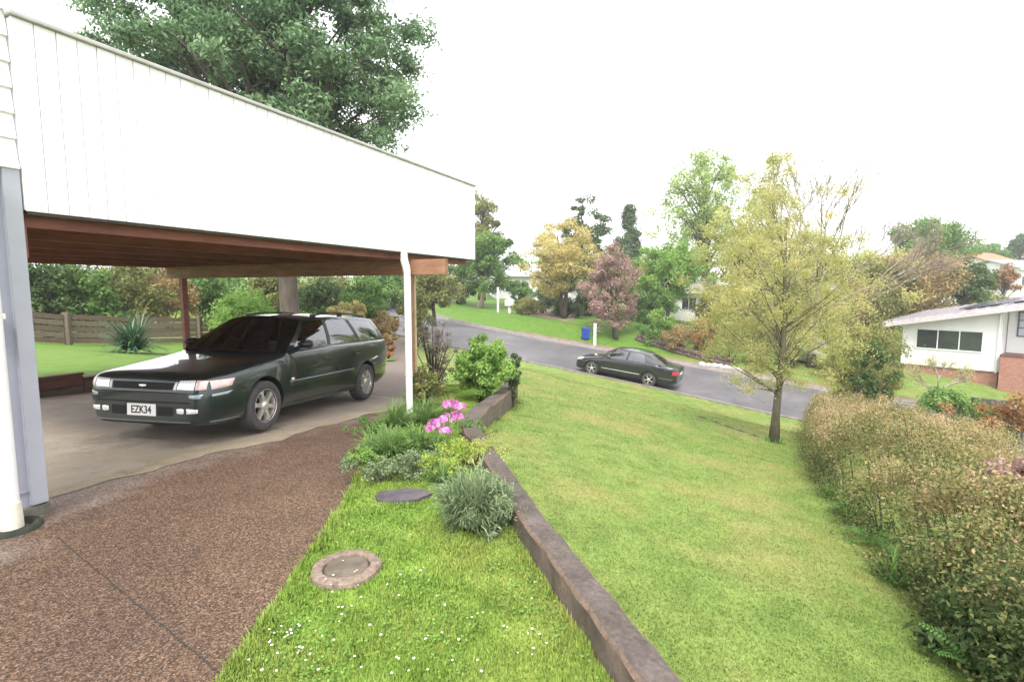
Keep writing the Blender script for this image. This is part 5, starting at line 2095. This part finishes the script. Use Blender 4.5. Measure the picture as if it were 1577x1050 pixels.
bv, bf, bt = join_arrays([(np.array([tuple(q) for q in V]), np.array(F), np.array(Tn)), (v, f, tint)])
stuff(link('foliage', npmesh('foliage', bv, bf, bt), L_silver, sb))
paths = [([Vector((0, .04, -.03)), Vector((random.gauss(0, .05), .06 + random.gauss(0, .05), .12)), Vector((random.gauss(0, .13), .06 + random.gauss(0, .12), .27))], [.010, .007, .003]) for k in range(16)]
TV, TF = tubes(paths, 5)
link('stems', pymesh('stems', TV, TF), M_bark, sb)['kind'] = 'stuff'

L_agap = pal('leaf_agapanthus', (.055, .115, .022), (.11, .19, .042), (.18, .265, .08), .4)
L_lime = pal('leaf_lime', (.12, .20, .015), (.24, .33, .03), (.38, .43, .07), .45)
CG = 'leafy clumps'
for (px_, py_, n_, L_, w_, m_, lab) in [
        (600, 700, 150, .34, .008, L_agap, 'bright green grassy clump spilling over the driveway edge'),
        (572, 690, 70, .26, .007, L_agap, 'small bright grassy clump at the driveway edge'),
        (640, 690, 90, .30, .010, L_agap, 'strappy green clump beneath the pink flowers'),
        (608, 648, 130, .38, .011, L_agap, 'strappy green clump at the foot of the white downpipe'),
        (655, 640, 130, .40, .012, L_agap, 'arching green clump behind the pink flowers'),
        (635, 618, 90, .36, .012, L_mid, 'darker strappy clump behind the downpipe'),
        (690, 625, 80, .30, .010, L_olive, 'olive strappy clump beside the concrete wall top'),
        (680, 745, 70, .22, .007, L_agap, 'short grassy clump behind the stepping stone'),
        (815, 838, 30, .20, .006, L_agap, 'little green tuft between silvery bush and concrete wall'),
        (742, 815, 26, .20, .006, L_agap, 'fresh grass tuft in front of the silvery bush')]:
    strap_clump('leafy_clump', lab, tuple(tb_(px_, py_)), int(n_ * 2.3), L_ * 1.2, w_ * .72, m_, 'plant', spread=1.3, droop=1.5)
for (px_, py_, r_, m_, lab) in [(590, 745, .17, L_silver, 'soft grey green mound at the driveway edge'), (640, 735, .17, L_silver, 'grey green mound between grassy clumps and stepping stone'),
                               (672, 735, .14, L_lime, 'lime green leafy plant below the pink flowers'), (705, 715, .20, L_lime, 'lime yellow leafy plant beside the concrete wall'),
                               (748, 712, .19, L_yelgr, 'yellow and orange tipped plant on the concrete wall'),
                               (572, 665, .15, L_mid, 'soft green mound where driveway meets the downpipe bed'), (615, 690, .17, L_bright, 'fresh green mound among the grassy clumps'),
                               (655, 690, .17, L_mid, 'leafy green mound beside the pink flower stems'), (725, 668, .18, L_mid, 'green leafy mound against the concrete wall bend'),
                               (560, 720, .12, L_bright, 'low fresh mound spilling onto the driveway')]:
    b = tb_(px_, py_)
    r_ *= 1.35
    root = thing('mound_plant', lab, 'plant', tuple(b))
    cen = RNG.normal(0, 1, (26, 3)) * np.array([r_, r_ * .8, r_ * .35]) * .55 + np.array([0, 0, r_ * .62])
    cen[:, 2] = np.abs(cen[:, 2])
    pos, d, tint, _ = clump_points(cen, np.full(26, r_ * .34), 70, .9, .2)
    v, f = leaf_arrays(pos, d, .022 * (.6 + .8 * RNG.random(len(pos))), .6, .6)
    stuff(link('foliage', npmesh('foliage', v, f, tint), m_, root))
    TV, TF = tubes([([Vector((0, 0, -.03)), Vector(x) * .6, Vector(x)], [.006, .004, .002]) for x in cen[:14]], 4)
    link('stems', pymesh('stems', TV, TF), M_bark, root)['kind'] = 'stuff'

# pink flowers
b = tb_(690, 712)
pf = thing('pink_flowers', 'tall stemmed bright pink flower clusters above the terrace plants', 'flowers', tuple(b))
L_petal = leafmat('petal_pink', [(0, (.52, .10, .40)), (.5, (.74, .22, .60)), (1, (.86, .48, .76))], .3)
for (px_, py_, r_) in [(672, 652, .085), (690, 645, .085), (704, 640, .07), (686, 662, .06), (694, 622, .075), (708, 626, .055), (664, 660, .05)]:
    c = at_depth(px_, py_, b.y + random.uniform(-.04, .10)) - b
    V, F, Tn = [], [], []
    for k in range(34):
        d = Vector((random.gauss(0, 1), random.gauss(0, 1), abs(random.gauss(0, .7)) - .15)).normalized()
        fc = c + Vector((d.x * r_, d.y * r_, d.z * r_ * .55))
        t_ = random.random()
        e1 = d.cross(Vector((.3, .2, .9))).normalized()
        e2 = d.cross(e1)
        for q in range(5):
            an = q * 2 * math.pi / 5 + k
            tip = fc + (e1 * math.cos(an) + e2 * math.sin(an)) * .026 + d * .006
            s1 = fc + (e1 * math.cos(an + .45) + e2 * math.sin(an + .45)) * .016 + d * .006
            s2 = fc + (e1 * math.cos(an - .45) + e2 * math.sin(an - .45)) * .016 + d * .006
            b0 = len(V)
            V += [fc, s2, tip, s1]
            F.append((b0, b0 + 1, b0 + 2, b0 + 3))
            Tn.append(min(1, max(0, t_ + random.gauss(0, .12))))
    hd_ = link('flower_head', npmesh('flower_head', np.array([tuple(v) for v in V]), np.array(F), np.array(Tn)), L_petal, pf)
    hd_['kind'] = 'stuff'
    tube('stem', [Vector((c.x * .4, c.y * .4, -.02)), Vector((c.x * .8, c.y * .8, c.z * .55)), c], [.006, .005, .004], plain('green_stem', (.12, .20, .04), .6), pf, 6)

# ------------------------------------------------------------------ grass
def blades(name, label, X, Y, Z, hgt, wid, mat):
    n = len(X)
    a = RNG.random(n) * 6.283
    lean = RNG.random(n) * .9
    b = np.stack([X, Y, Z], 1)
    sd = np.stack([np.cos(a), np.sin(a), np.zeros(n)], 1) * wid[:, None]
    fw_ = np.stack([-np.sin(a), np.cos(a), np.zeros(n)], 1)
    tip = b + fw_ * (hgt * lean)[:, None] + np.array([0, 0, 1]) * (hgt * (1 - .35 * lean))[:, None]
    v = np.stack([b - sd, b + sd, tip], 1).reshape(-1, 3)
    f = np.arange(3 * n).reshape(n, 3)
    t = np.clip(RNG.normal(.5, .22, n), .02, 1)
    o = link(name, npmesh(name, v, f, t), mat)
    o['label'] = label
    return stuff(o)


n = 240000
Y_ = 1.9 + 9.5 * RNG.random(n)**1.9
xa, xb = edge_x(Y_) - .05, wall_x(Y_) - .10
X_ = xa + (xb - xa) * RNG.random(n)
tuft = .5 + .5 * np.sin(X_ * 9 + np.sin(Y_ * 7) * 2) * np.sin(Y_ * 8.3 + X_ * 3)
hole = ((X_ - mh.x)**2 + (Y_ - mh.y)**2 < .18**2) | (((X_ - sp_.x) / .20)**2 + ((Y_ - sp_.y) / .13)**2 < 1)
edge = np.exp(-(X_ - xa) / .08) + np.exp(-(xb - X_) / .06)
keep = ~hole
X_, Y_, tuft, edge = X_[keep], Y_[keep], tuft[keep], edge[keep]
blades('grass', 'shaggy bright green grass on the terrace strip', X_, Y_, T(X_, Y_) - .004, (.014 + .022 * RNG.random(len(X_))) * (.6 + .8 * tuft) * (1 + 1.0 * edge), .0022 + .0022 * RNG.random(len(X_)) + .0006 * Y_, M_tgrass)
n = 250000
Y_ = 1.6 + 20 * RNG.random(n)**2.0
xa = np.where(Y_ < 11, wall_x(Y_) + .11, -.5)
xb = np.interp(Y_, HEDGE[:, 1], HEDGE[:, 0]) + .3 + np.maximum(0, Y_ - 12.4) * .6
X_ = xa + (xb - xa) * RNG.random(n)
Dr, _z = road_at(X_, Y_)
k = Dr > ROADW / 2 + .16
X_, Y_ = X_[k], Y_[k]
edge = np.exp(-(X_ - (np.where(Y_ < 11, wall_x(Y_) + .11, -9))) / .05)
blades('grass', 'mown yellow green grass of the sloping front lawn', X_, Y_, ground(X_, Y_) - .003, (.008 + .011 * RNG.random(len(X_))) * (1 + 1.8 * edge), .0018 + .0016 * RNG.random(len(X_)) + .0009 * Y_, M_lawn)
# clover leaves and daisies in the terrace grass
n = 9000
Y_ = 1.95 + 4.2 * RNG.random(n)**1.5
xa, xb = edge_x(Y_), wall_x(Y_) - .13
X_ = xa + (xb - xa) * RNG.random(n)
k = (np.sin(X_ * 6 + 1) * np.sin(Y_ * 5 + X_ * 4) + RNG.normal(0, .3, n) > .1) & ((X_ - mh.x)**2 + (Y_ - mh.y)**2 > .26**2)
X_, Y_ = X_[k], Y_[k]
pos = np.stack([X_, Y_, T(X_, Y_) + .018 + .022 * RNG.random(len(X_))], 1)
v, f = leaf_arrays(pos, np.tile([0, 0, 1.], (len(pos), 1)), .010 + .010 * RNG.random(len(pos)), .8, 1.0, .6)
o = stuff(link('clover', npmesh('clover', v, f, np.clip(RNG.normal(.5, .25, len(pos)), 0, 1)), pal('leaf_clover', (.05, .13, .015), (.105, .22, .025), (.18, .31, .05), .4)))
o['label'] = 'green clover leaves in the terrace grass'
V, F, Tn = [], [], []
for (px_, py_, sx2, sy2, cnt) in [(440, 985, 40, 30, 34), (520, 925, 40, 30, 14), (660, 1000, 110, 40, 26), (500, 820, 20, 14, 5), (750, 950, 90, 60, 14), (590, 850, 80, 40, 8)]:
    for k in range(cnt):
        q = on_z(px_ + random.gauss(0, sx2), min(1045, py_ + random.gauss(0, sy2)), 0)
        if q.x < float(edge_x(q.y)) + .03 or q.x > float(wall_x(q.y)) - .14:
            continue
        z = tz(q.x, q.y) + random.uniform(.03, .05)
        r_ = random.uniform(.004, .0075)
        b0 = len(V)
        for i in range(6):
            a = i * math.pi / 3
            V.append((q.x + r_ * math.cos(a), q.y + r_ * math.sin(a), z + random.uniform(-.002, .002)))
        F.append(tuple(range(b0, b0 + 6)))
o = stuff(link('daisies', npmesh('daisies', np.array(V), np.array(F), np.full(len(F), .5)), plain('daisy_white', (.80, .79, .72), .6)))
o['label'] = 'tiny white daisies scattered in the terrace grass'

# ------------------------------------------------------------------ houses
M_hwhite = plain('white_house_paint', (.76, .75, .75), .6, var=.06, scale=1.2, bumps=.05)
M_hcream = plain('cream_house_paint', (.70, .66, .58), .6, var=.08, scale=1.2)
M_roofgrey = plain('mauve_grey_roof', (.28, .25, .265), .55, var=.14, scale=1.5, stretch=(.4, 6, 1))
M_roofterra = plain('terracotta_roof', (.42, .16, .085), .7, var=.2, scale=3)
M_panelblue = plain('solar_panel', (.085, .085, .13), .2, var=.15, scale=2, coat=.6)
M_pane = plain('window_dark_glass', (.035, .045, .042), .06, var=.3, scale=1.5, spec=.9)
M_framew = plain('white_window_frame', (.74, .74, .75), .45, var=.04)
M_framed = plain('dark_window_frame', (.075, .085, .12), .45, var=.1)
M_brick, nt, bs, _o = mat_base('red_brick')
br = _node(nt, 'ShaderNodeTexBrick')
br.inputs['Color1'].default_value = (.27, .095, .065, 1)
br.inputs['Color2'].default_value = (.35, .15, .105, 1)
br.inputs['Mortar'].default_value = (.38, .30, .26, 1)
br.inputs['Scale'].default_value = 4.4
tc = _node(nt, 'ShaderNodeTexCoord')
mp = _node(nt, 'ShaderNodeMapping')
mp.inputs['Rotation'].default_value = (math.pi / 2, 0, 0)
nt.links.new(tc.outputs['Object'], mp.inputs[0])
nt.links.new(mp.outputs[0], br.inputs[0])
nt.links.new(br.outputs[0], bs.inputs['Base Color'])
bs.inputs['Roughness'].default_value = .85


def prism(name, poly_xz, y0, y1, mat, parent):
    n = len(poly_xz)
    V = [(x, y0, z) for x, z in poly_xz] + [(x, y1, z) for x, z in poly_xz]
    F = [tuple(range(n)), tuple(range(n, 2 * n))[::-1]] + [(i, n + i, n + (i + 1) % n, (i + 1) % n) for i in range(n)]
    me = pymesh(name, V, F)
    bm = bmesh.new()
    bm.from_mesh(me)
    bmesh.ops.recalc_face_normals(bm, faces=bm.faces)
    bm.to_mesh(me)
    bm.free()
    return link(name, me, mat, parent)


def window(parent, x0, x1, z0, z1, y, frame=None, bars_x=0, bars_z=0, pane=None, fwid=.05):
    fm = frame or M_framew
    w_ = prism('window', [(x0, z0), (x1, z0), (x1, z1), (x0, z1)], y - .012, y + .05, pane or M_pane, parent)
    for a, b, c_, d_ in ((x0 - fwid, x0, z0 - fwid, z1 + fwid), (x1, x1 + fwid, z0 - fwid, z1 + fwid), (x0, x1, z0 - fwid, z0), (x0, x1, z1, z1 + fwid)):
        prism('frame', [(a, c_), (b, c_), (b, d_), (a, d_)], y - .05, y + .02, fm, w_)
    for i in range(bars_x):
        xx = x0 + (x1 - x0) * (i + 1) / (bars_x + 1)
        prism('mullion', [(xx - .02, z0), (xx + .02, z0), (xx + .02, z1), (xx - .02, z1)], y - .035, y + .01, fm, w_)
    for i in range(bars_z):
        zz = z0 + (z1 - z0) * (i + 1) / (bars_z + 1)
        prism('transom', [(x0, zz - .02), (x1, zz - .02), (x1, zz + .02), (x0, zz + .02)], y - .032, y + .008, fm, w_)
    return w_


# white house down the street
P0 = at_depth(1386, 569, 26.5)
wh = thing('white_house', 'low white house with long window, brick base and mauve grey sloping roof', 'house', (P0.x, P0.y, P0.z), math.atan2(-.8, .6))
prism('wall', [(0, .34), (3.75, .34), (3.75, 3.12), (0, 2.36)], 0, 6.5, M_hwhite, wh)
prism('brick_base', [(.08, -.9), (3.7, -.9), (3.7, .34), (.08, .34)], .10, 6.4, M_brick, wh)
prism('wall', [(3.78, .75), (9.5, .75), (9.5, 4.25), (3.78, 3.10)], .9, 6.5, M_hwhite, wh)
prism('brick_base', [(3.8, -1.2), (9.4, -1.2), (9.4, .75), (3.8, .75)], 1.0, 6.4, M_brick, wh)


def rz_(x, y):
    return 2.36 + (x + 1.0) * .2 + (y + .65) * .06


def roof_piece(name, x0, x1, y0, y1, lo, hi, mat):
    V = [(x, y, rz_(x, y) + dz) for dz in (lo, hi) for x, y in ((x0, y0), (x1, y0), (x1, y1), (x0, y1))]
    return link(name, pymesh(name, V, [(3, 2, 1, 0), (4, 5, 6, 7), (0, 1, 5, 4), (1, 2, 6, 5), (2, 3, 7, 6), (3, 0, 4, 7)]), mat, wh)


roof_piece('roof', -1.0, 10.4, -.65, 7.4, -.14, 0, M_roofgrey)
roof_piece('fascia', -1.02, 10.42, -.70, -.655, -.24, .005, plain('mauve_fascia', (.50, .44, .45), .6))
for k in range(26):
    roof_piece('roof_rib', -.9 + k * .43, -.85 + k * .43, -.64, 7.38, .001, .035, M_roofgrey)
for k in range(4):
    for q in range(2):
        roof_piece('solar_panel', 1.9 + k * 1.75, 3.45 + k * 1.75, 1.2 + q * 2.6, 3.6 + q * 2.6, .06, .10, M_panelblue)
window(wh, .62, 3.10, 1.22, 2.12, -.004, M_framew, 2, 0)
window(wh, 4.15, 5.8, 2.0, 3.05, .895, M_framed, 0, 2, plain('curtained_glass', (.50, .53, .60), .15, var=.15, scale=2))
prism('brick_steps', [(3.82, -1.2), (4.62, -1.2), (4.62, 1.12), (3.82, 1.12)], -.35, .88, M_brick, wh)
prism('steps_cap', [(3.80, 1.122), (4.66, 1.122), (4.66, 1.19), (3.80, 1.19)], -.38, .9, plain('dark_brick_cap', (.13, .06, .05), .8, var=.3), wh)
tube('downpipe', [(3.66, -.05, 3.0), (3.66, -.05, .3)], .04, M_pipe, wh)


def small_house(name, label, px, base_py, Y, wpx, wall_h, depth, roof_h, wallm, roofm, rot=0, wins=(), over=.4, gable=True):
    c = at_depth(px, base_py, Y)
    w_ = wpx / FPX * Y
    root = thing(name, label, 'house', (c.x, c.y, c.z), rot)
    prism('wall', [(-w_ / 2, -1.5), (w_ / 2, -1.5), (w_ / 2, wall_h), (-w_ / 2, wall_h)], 0, depth, wallm, root)
    # ridge runs along the front
    V = [(-w_ / 2 - over, -over, wall_h - .05), (w_ / 2 + over, -over, wall_h - .05), (w_ / 2 + over, depth / 2, wall_h + roof_h), (-w_ / 2 - over, depth / 2, wall_h + roof_h),
         (w_ / 2 + over, depth + over, wall_h - .05), (-w_ / 2 - over, depth + over, wall_h - .05)]
    V += [(x, y, z + .14) for x, y, z in V]
    F = [(0, 1, 2, 3), (3, 2, 4, 5), (6, 9, 8, 7), (9, 11, 10, 8), (0, 6, 7, 1), (1, 7, 8, 2), (2, 8, 10, 4), (4, 10, 11, 5), (5, 11, 9, 3), (3, 9, 6, 0)]
    rf = link('roof', pymesh('roof', V, F), roofm, root)
    prism('gutter', [(-w_ / 2 - over, wall_h - .12), (w_ / 2 + over, wall_h - .12), (w_ / 2 + over, wall_h + .02), (-w_ / 2 - over, wall_h + .02)], -over - .09, -over - .005, M_framew, root)
    for sgn in (-1, 1):
        V = [(sgn * w_ / 2, .002, wall_h), (sgn * w_ / 2, depth - .002, wall_h), (sgn * w_ / 2, depth / 2, wall_h + roof_h * .92)]
        link('gable_end', pymesh('gable_end', V + [(x - sgn * .1, y, z) for x, y, z in V], [(0, 1, 2), (5, 4, 3), (0, 3, 4, 1), (1, 4, 5, 2), (2, 5, 3, 0)]), wallm, root)
    for x0, x1, z0, z1 in wins:
        window(root, x0 * w_, x1 * w_, z0, z1, -.004, M_framew, 1, 0)
    return root


small_house('white_garage', 'small white house front half hidden behind the green tree across the road', 1062, 492, 41, 84, 2.2, 5, .7, M_hwhite, M_roofgrey, 0, [(-.15, .10, .8, 1.7), (.2, .42, .5, 1.7)])
small_house('white_cottage', 'white house glimpsed behind the yellow flowering tree', 838, 462, 56, 150, 2.6, 8, 1.3, M_hwhite, plain('pale_grey_roof', (.55, .56, .58), .5, var=.08), .15, [(-.4, -.25, .9, 2.0), (-.05, .1, .9, 2.0), (.25, .4, .9, 2.0)])
small_house('veranda_house', 'cream house with white eaves seen through the lawn tree', 1262, 492, 42, 130, 2.5, 7, 1.0, M_hcream, M_roofgrey, -.2, [(-.4, -.2, .8, 1.9), (0, .2, .8, 1.9), (.3, .42, .8, 1.9)])
small_house('terracotta_house', 'distant house with terracotta tiled roof above the white house', 1545, 436, 70, 50, 2.6, 7, 1.5, M_hcream, M_roofterra, .2, [(-.3, -.05, .8, 1.8), (.1, .35, .8, 1.8)])
small_house('distant_white_house', 'distant white house beside the orange leaved tree', 1590, 452, 62, 52, 2.9, 7, 1.1, M_hwhite, M_roofgrey, .1, [(-.4, -.15, 1.0, 2.0), (.1, .35, 1.0, 2.0)])
small_house('white_shed', 'small white gable seen between dark tree and orange leaved tree', 1506, 452, 60, 22, 1.7, 4, .7, M_hwhite, M_roofgrey, .1, [])

# small pale tree in front of the white house
pb = on_ground(1447, 583)
pb = at_depth(1447, 583, 21.5)
root = thing('pale_tree', 'small pale trunked tree with bare spreading branches before the white house', 'tree', (pb.x, pb.y, gz(pb.x, pb.y)))
paths = []
TIPS = []
grow(Vector((0, 0, -.15)), Vector((.02, 0, 1)), 1.0, .06, 0)
for d_ in [(-1, .2, .7), (1, -.1, .65), (.4, .5, .9), (-.4, -.4, .9), (.9, .3, .4), (-.9, -.2, .35)]:
    grow(Vector((0, 0, .8)), Vector(d_).normalized(), .8, .030, 3)
TV, TF = tubes(paths, 5)
link('trunk', pymesh('trunk', TV, TF, smooth=True), plain('cream_bark', (.30, .26, .19), .85, var=.2, scale=6), root)
tp_ = np.array([tuple(t) for t in TIPS])
pos = np.repeat(tp_, 8, axis=0) + RNG.normal(0, .13, (len(tp_) * 8, 3))
v, f = leaf_arrays(pos, unit(len(pos)), .06, .5)
stuff(link('crown', npmesh('crown', v, f, np.clip(RNG.normal(.5, .25, len(pos)), 0, 1)), L_yelgr, root))
# dark low garden wall of that house
a = at_depth(1500, 618, 17.5)
b = at_depth(1600, 628, 16.6)
V = []
for q in (a, b):
    for yy in (-.12, .12):
        for zz in (-1.2, .13):
            V.append((q.x, q.y + yy, q.z + zz))
o = link('garden_wall', pymesh('garden_wall', V, [(0, 1, 3, 2), (4, 6, 7, 5), (0, 4, 5, 1), (2, 3, 7, 6), (1, 5, 7, 3), (0, 2, 6, 4)]), plain('dark_timber_wall', (.06, .062, .06), .85, var=.3))
tag(o, 'dark low garden wall in front of the white house lawn', 'wall')

# ------------------------------------------------------------------ kerbside things across the road
for (px_, py0, py1, Y_, lab) in [(767, 490, 453, 40, 'slim white post standing on the far grass verge'), (916, 521, 488, 30.2, 'short white marker post beside the blue bin')]:
    q = at_depth(px_, py0, Y_)
    zb_ = gz(q.x, q.y)
    ht = (py0 - py1) / FPX * Y_
    root = thing('marker_post', lab, 'post', (q.x, q.y, zb_))
    box('post', (-.075, -.075, -.2), (.075, .075, ht), M_framew, root, .012)
    box('post_cap', (-.09, -.09, ht), (.09, .09, ht + .05), M_framew, root, .012)
q = at_depth(785, 491, 39)
root = thing('letterbox', 'white letterbox beside the rounded olive bush', 'letterbox', (q.x, q.y, gz(q.x, q.y)), -.2)
box('stand', (-.1, -.1, -.2), (.1, .1, .55), M_framew, root, .01)
prism('box', [(-.32, .55), (.32, .55), (.32, .95), (0, 1.12), (-.32, .95)], -.25, .25, M_framew, root)
prism('slot', [(-.18, .82), (.18, .82), (.18, .86), (-.18, .86)], -.004, -.245, M_black, root)
# blue wheelie bin
q = at_depth(902, 509, 31.5)
root = thing('wheelie_bin', 'blue plastic wheelie bin on the verge beside the pink magnolia', 'bin', (q.x, q.y, gz(q.x, q.y)), .2)
M_blue = plain('blue_plastic', (.012, .055, .33), .4, var=.1)
V = [(-.24, -.24, .06), (.24, -.24, .06), (.24, .24, .06), (-.24, .24, .06), (-.29, -.30, .92), (.29, -.30, .92), (.29, .30, .92), (-.29, .30, .92)]
link('body', pymesh('body', V, [(3, 2, 1, 0), (4, 5, 6, 7), (0, 1, 5, 4), (1, 2, 6, 5), (2, 3, 7, 6), (3, 0, 4, 7)]), M_blue, root)
V = [(-.31, -.34, .925), (.31, -.34, .925), (.31, .33, .925), (-.31, .33, .925), (-.29, -.31, .98), (.29, -.31, .98), (.29, .32, 1.03), (-.29, .32, 1.03)]
link('lid', pymesh('lid', V, [(3, 2, 1, 0), (4, 5, 6, 7), (0, 1, 5, 4), (1, 2, 6, 5), (2, 3, 7, 6), (3, 0, 4, 7)]), M_blue, root)
for sgn in (-1, 1):
    V, F = lathe([(0, -.03), (.11, -.03), (.12, 0), (.11, .03), (0, .03)], 16, 'y')
    o = link('wheel', pymesh('wheel', V, F), M_black, root, (sgn * .27, .26, .11), math.pi / 2)
root.scale = (.72, .72, .72)
tube('handle', [(-.25, .35, .95), (-.25, .40, .97), (.25, .40, .97), (.25, .35, .95)], .016, M_blue, root, 6)
# stone garden wall and pale rocks across the road
M_stonew = plain('garden_stone', (.13, .085, .075), .9, var=.5, scale=5, bumps=.8)
sw = thing('stone_wall', 'low dark stone garden wall beneath the magnolia across the road', 'wall', (0, 0, 0))
ia, ib = at_depth(982, 527, 31.2), at_depth(1125, 556, 27.2)
for k in range(34):
    for r_ in range(2):
        u_ = (k + .5 * r_) / 34
        q = ia.lerp(ib, u_)
        zz = gz(q.x, q.y)
        bmr = bmesh.new()
        bmesh.ops.create_icosphere(bmr, subdivisions=1, radius=1)
        for v_ in bmr.verts:
            v_.co *= random.uniform(.82, 1.1)
        bmesh.ops.scale(bmr, vec=(.17, .17, .15), verts=bmr.verts)
        me = bpy.data.meshes.new('stone')
        bmr.to_mesh(me)
        bmr.free()
        link('stone', me, M_stonew, sw, (q.x + random.uniform(-.03, .03), q.y + random.uniform(-.05, .05), zz + .10 + r_ * .22), random.uniform(0, 3))
M_rock = plain('pale_rock', (.46, .43, .40), .85, var=.25, scale=5, bumps=.6)
for k in range(7):
    q = at_depth(1082 + k * 9.5, 546 + k * 2.2, 27.0 - k * .12)
    bmr = bmesh.new()
    bmesh.ops.create_icosphere(bmr, subdivisions=2, radius=1)
    for v_ in bmr.verts:
        v_.co *= random.uniform(.85, 1.1)
    s_ = random.uniform(.13, .2)
    bmesh.ops.scale(bmr, vec=(s_ * 1.3, s_, s_ * .8), verts=bmr.verts)
    me = bpy.data.meshes.new('rock')
    bmr.to_mesh(me)
    bmr.free()
    o = link('rock', me, M_rock, None, (q.x, q.y, gz(q.x, q.y) + .06), random.uniform(0, 3))
    tag(o, 'pale garden rock in the row edging the far verge', 'rock', 'rocks edging the far verge')
# driveway opening across the road
V, F = [], []
A_ = [at_depth(792, 489, 38.5), at_depth(884, 500, 34.0)]
B_ = [at_depth(842, 474, 47), at_depth(888, 474, 46)]
for i in range(9):
    u_ = i / 8
    l_, r_ = A_[0].lerp(B_[0], u_), A_[1].lerp(B_[1], u_)
    for j in range(5):
        q = l_.lerp(r_, j / 4)
        V.append((q.x, q.y, gz(q.x, q.y) + .03))
for i in range(8):
    for j in range(4):
        F.append((i * 5 + j, i * 5 + j + 1, (i + 1) * 5 + j + 1, (i + 1) * 5 + j))
structure(link('far_driveway', pymesh('far_driveway', V, F, smooth=True), plain('brown_driveway', (.22, .15, .12), .85, var=.25, scale=1.5)))
# bare earth scar on the lawn near the tree
pr = on_ground(1128, 654)
paths = []
for k in range(5):
    q0 = on_ground(1070 + k * 20, 640 + k * 7)
    q1 = on_ground(1095 + k * 20, 648 + k * 7)
    m_ = q0.lerp(q1, .5)
    paths.append(([q0 + Vector((0, 0, -.02)), m_ + Vector((0, 0, .02)), q1 + Vector((0, 0, -.02))], [.02, .035, .02]))
TV, TF = tubes(paths, 6)
o = link('surface_root', pymesh('surface_root', TV, TF, smooth=True), M_barkdark)
tag(o, 'knobbly tree root breaking the lawn near the lawn tree', 'root')

# ------------------------------------------------------------------ haze box added to lift the shadows and pale the far trees
hz = bpy.data.materials.new('tone_lift_haze')
hz.use_nodes = True
nt = hz.node_tree
nt.nodes.clear()
vo = nt.nodes.new('ShaderNodeVolumePrincipled')
vo.inputs['Color'].default_value = (.96, .97, 1, 1)
vo.inputs['Density'].default_value = .0013
vo.inputs['Anisotropy'].default_value = .2
oo = nt.nodes.new('ShaderNodeOutputMaterial')
nt.links.new(vo.outputs[0], oo.inputs['Volume'])
o = box('haze', (-95, -12, -14), (135, 195, 32), hz)
stuff(o)
o['label'] = 'thin pale haze volume added over the street to lift the far tones'
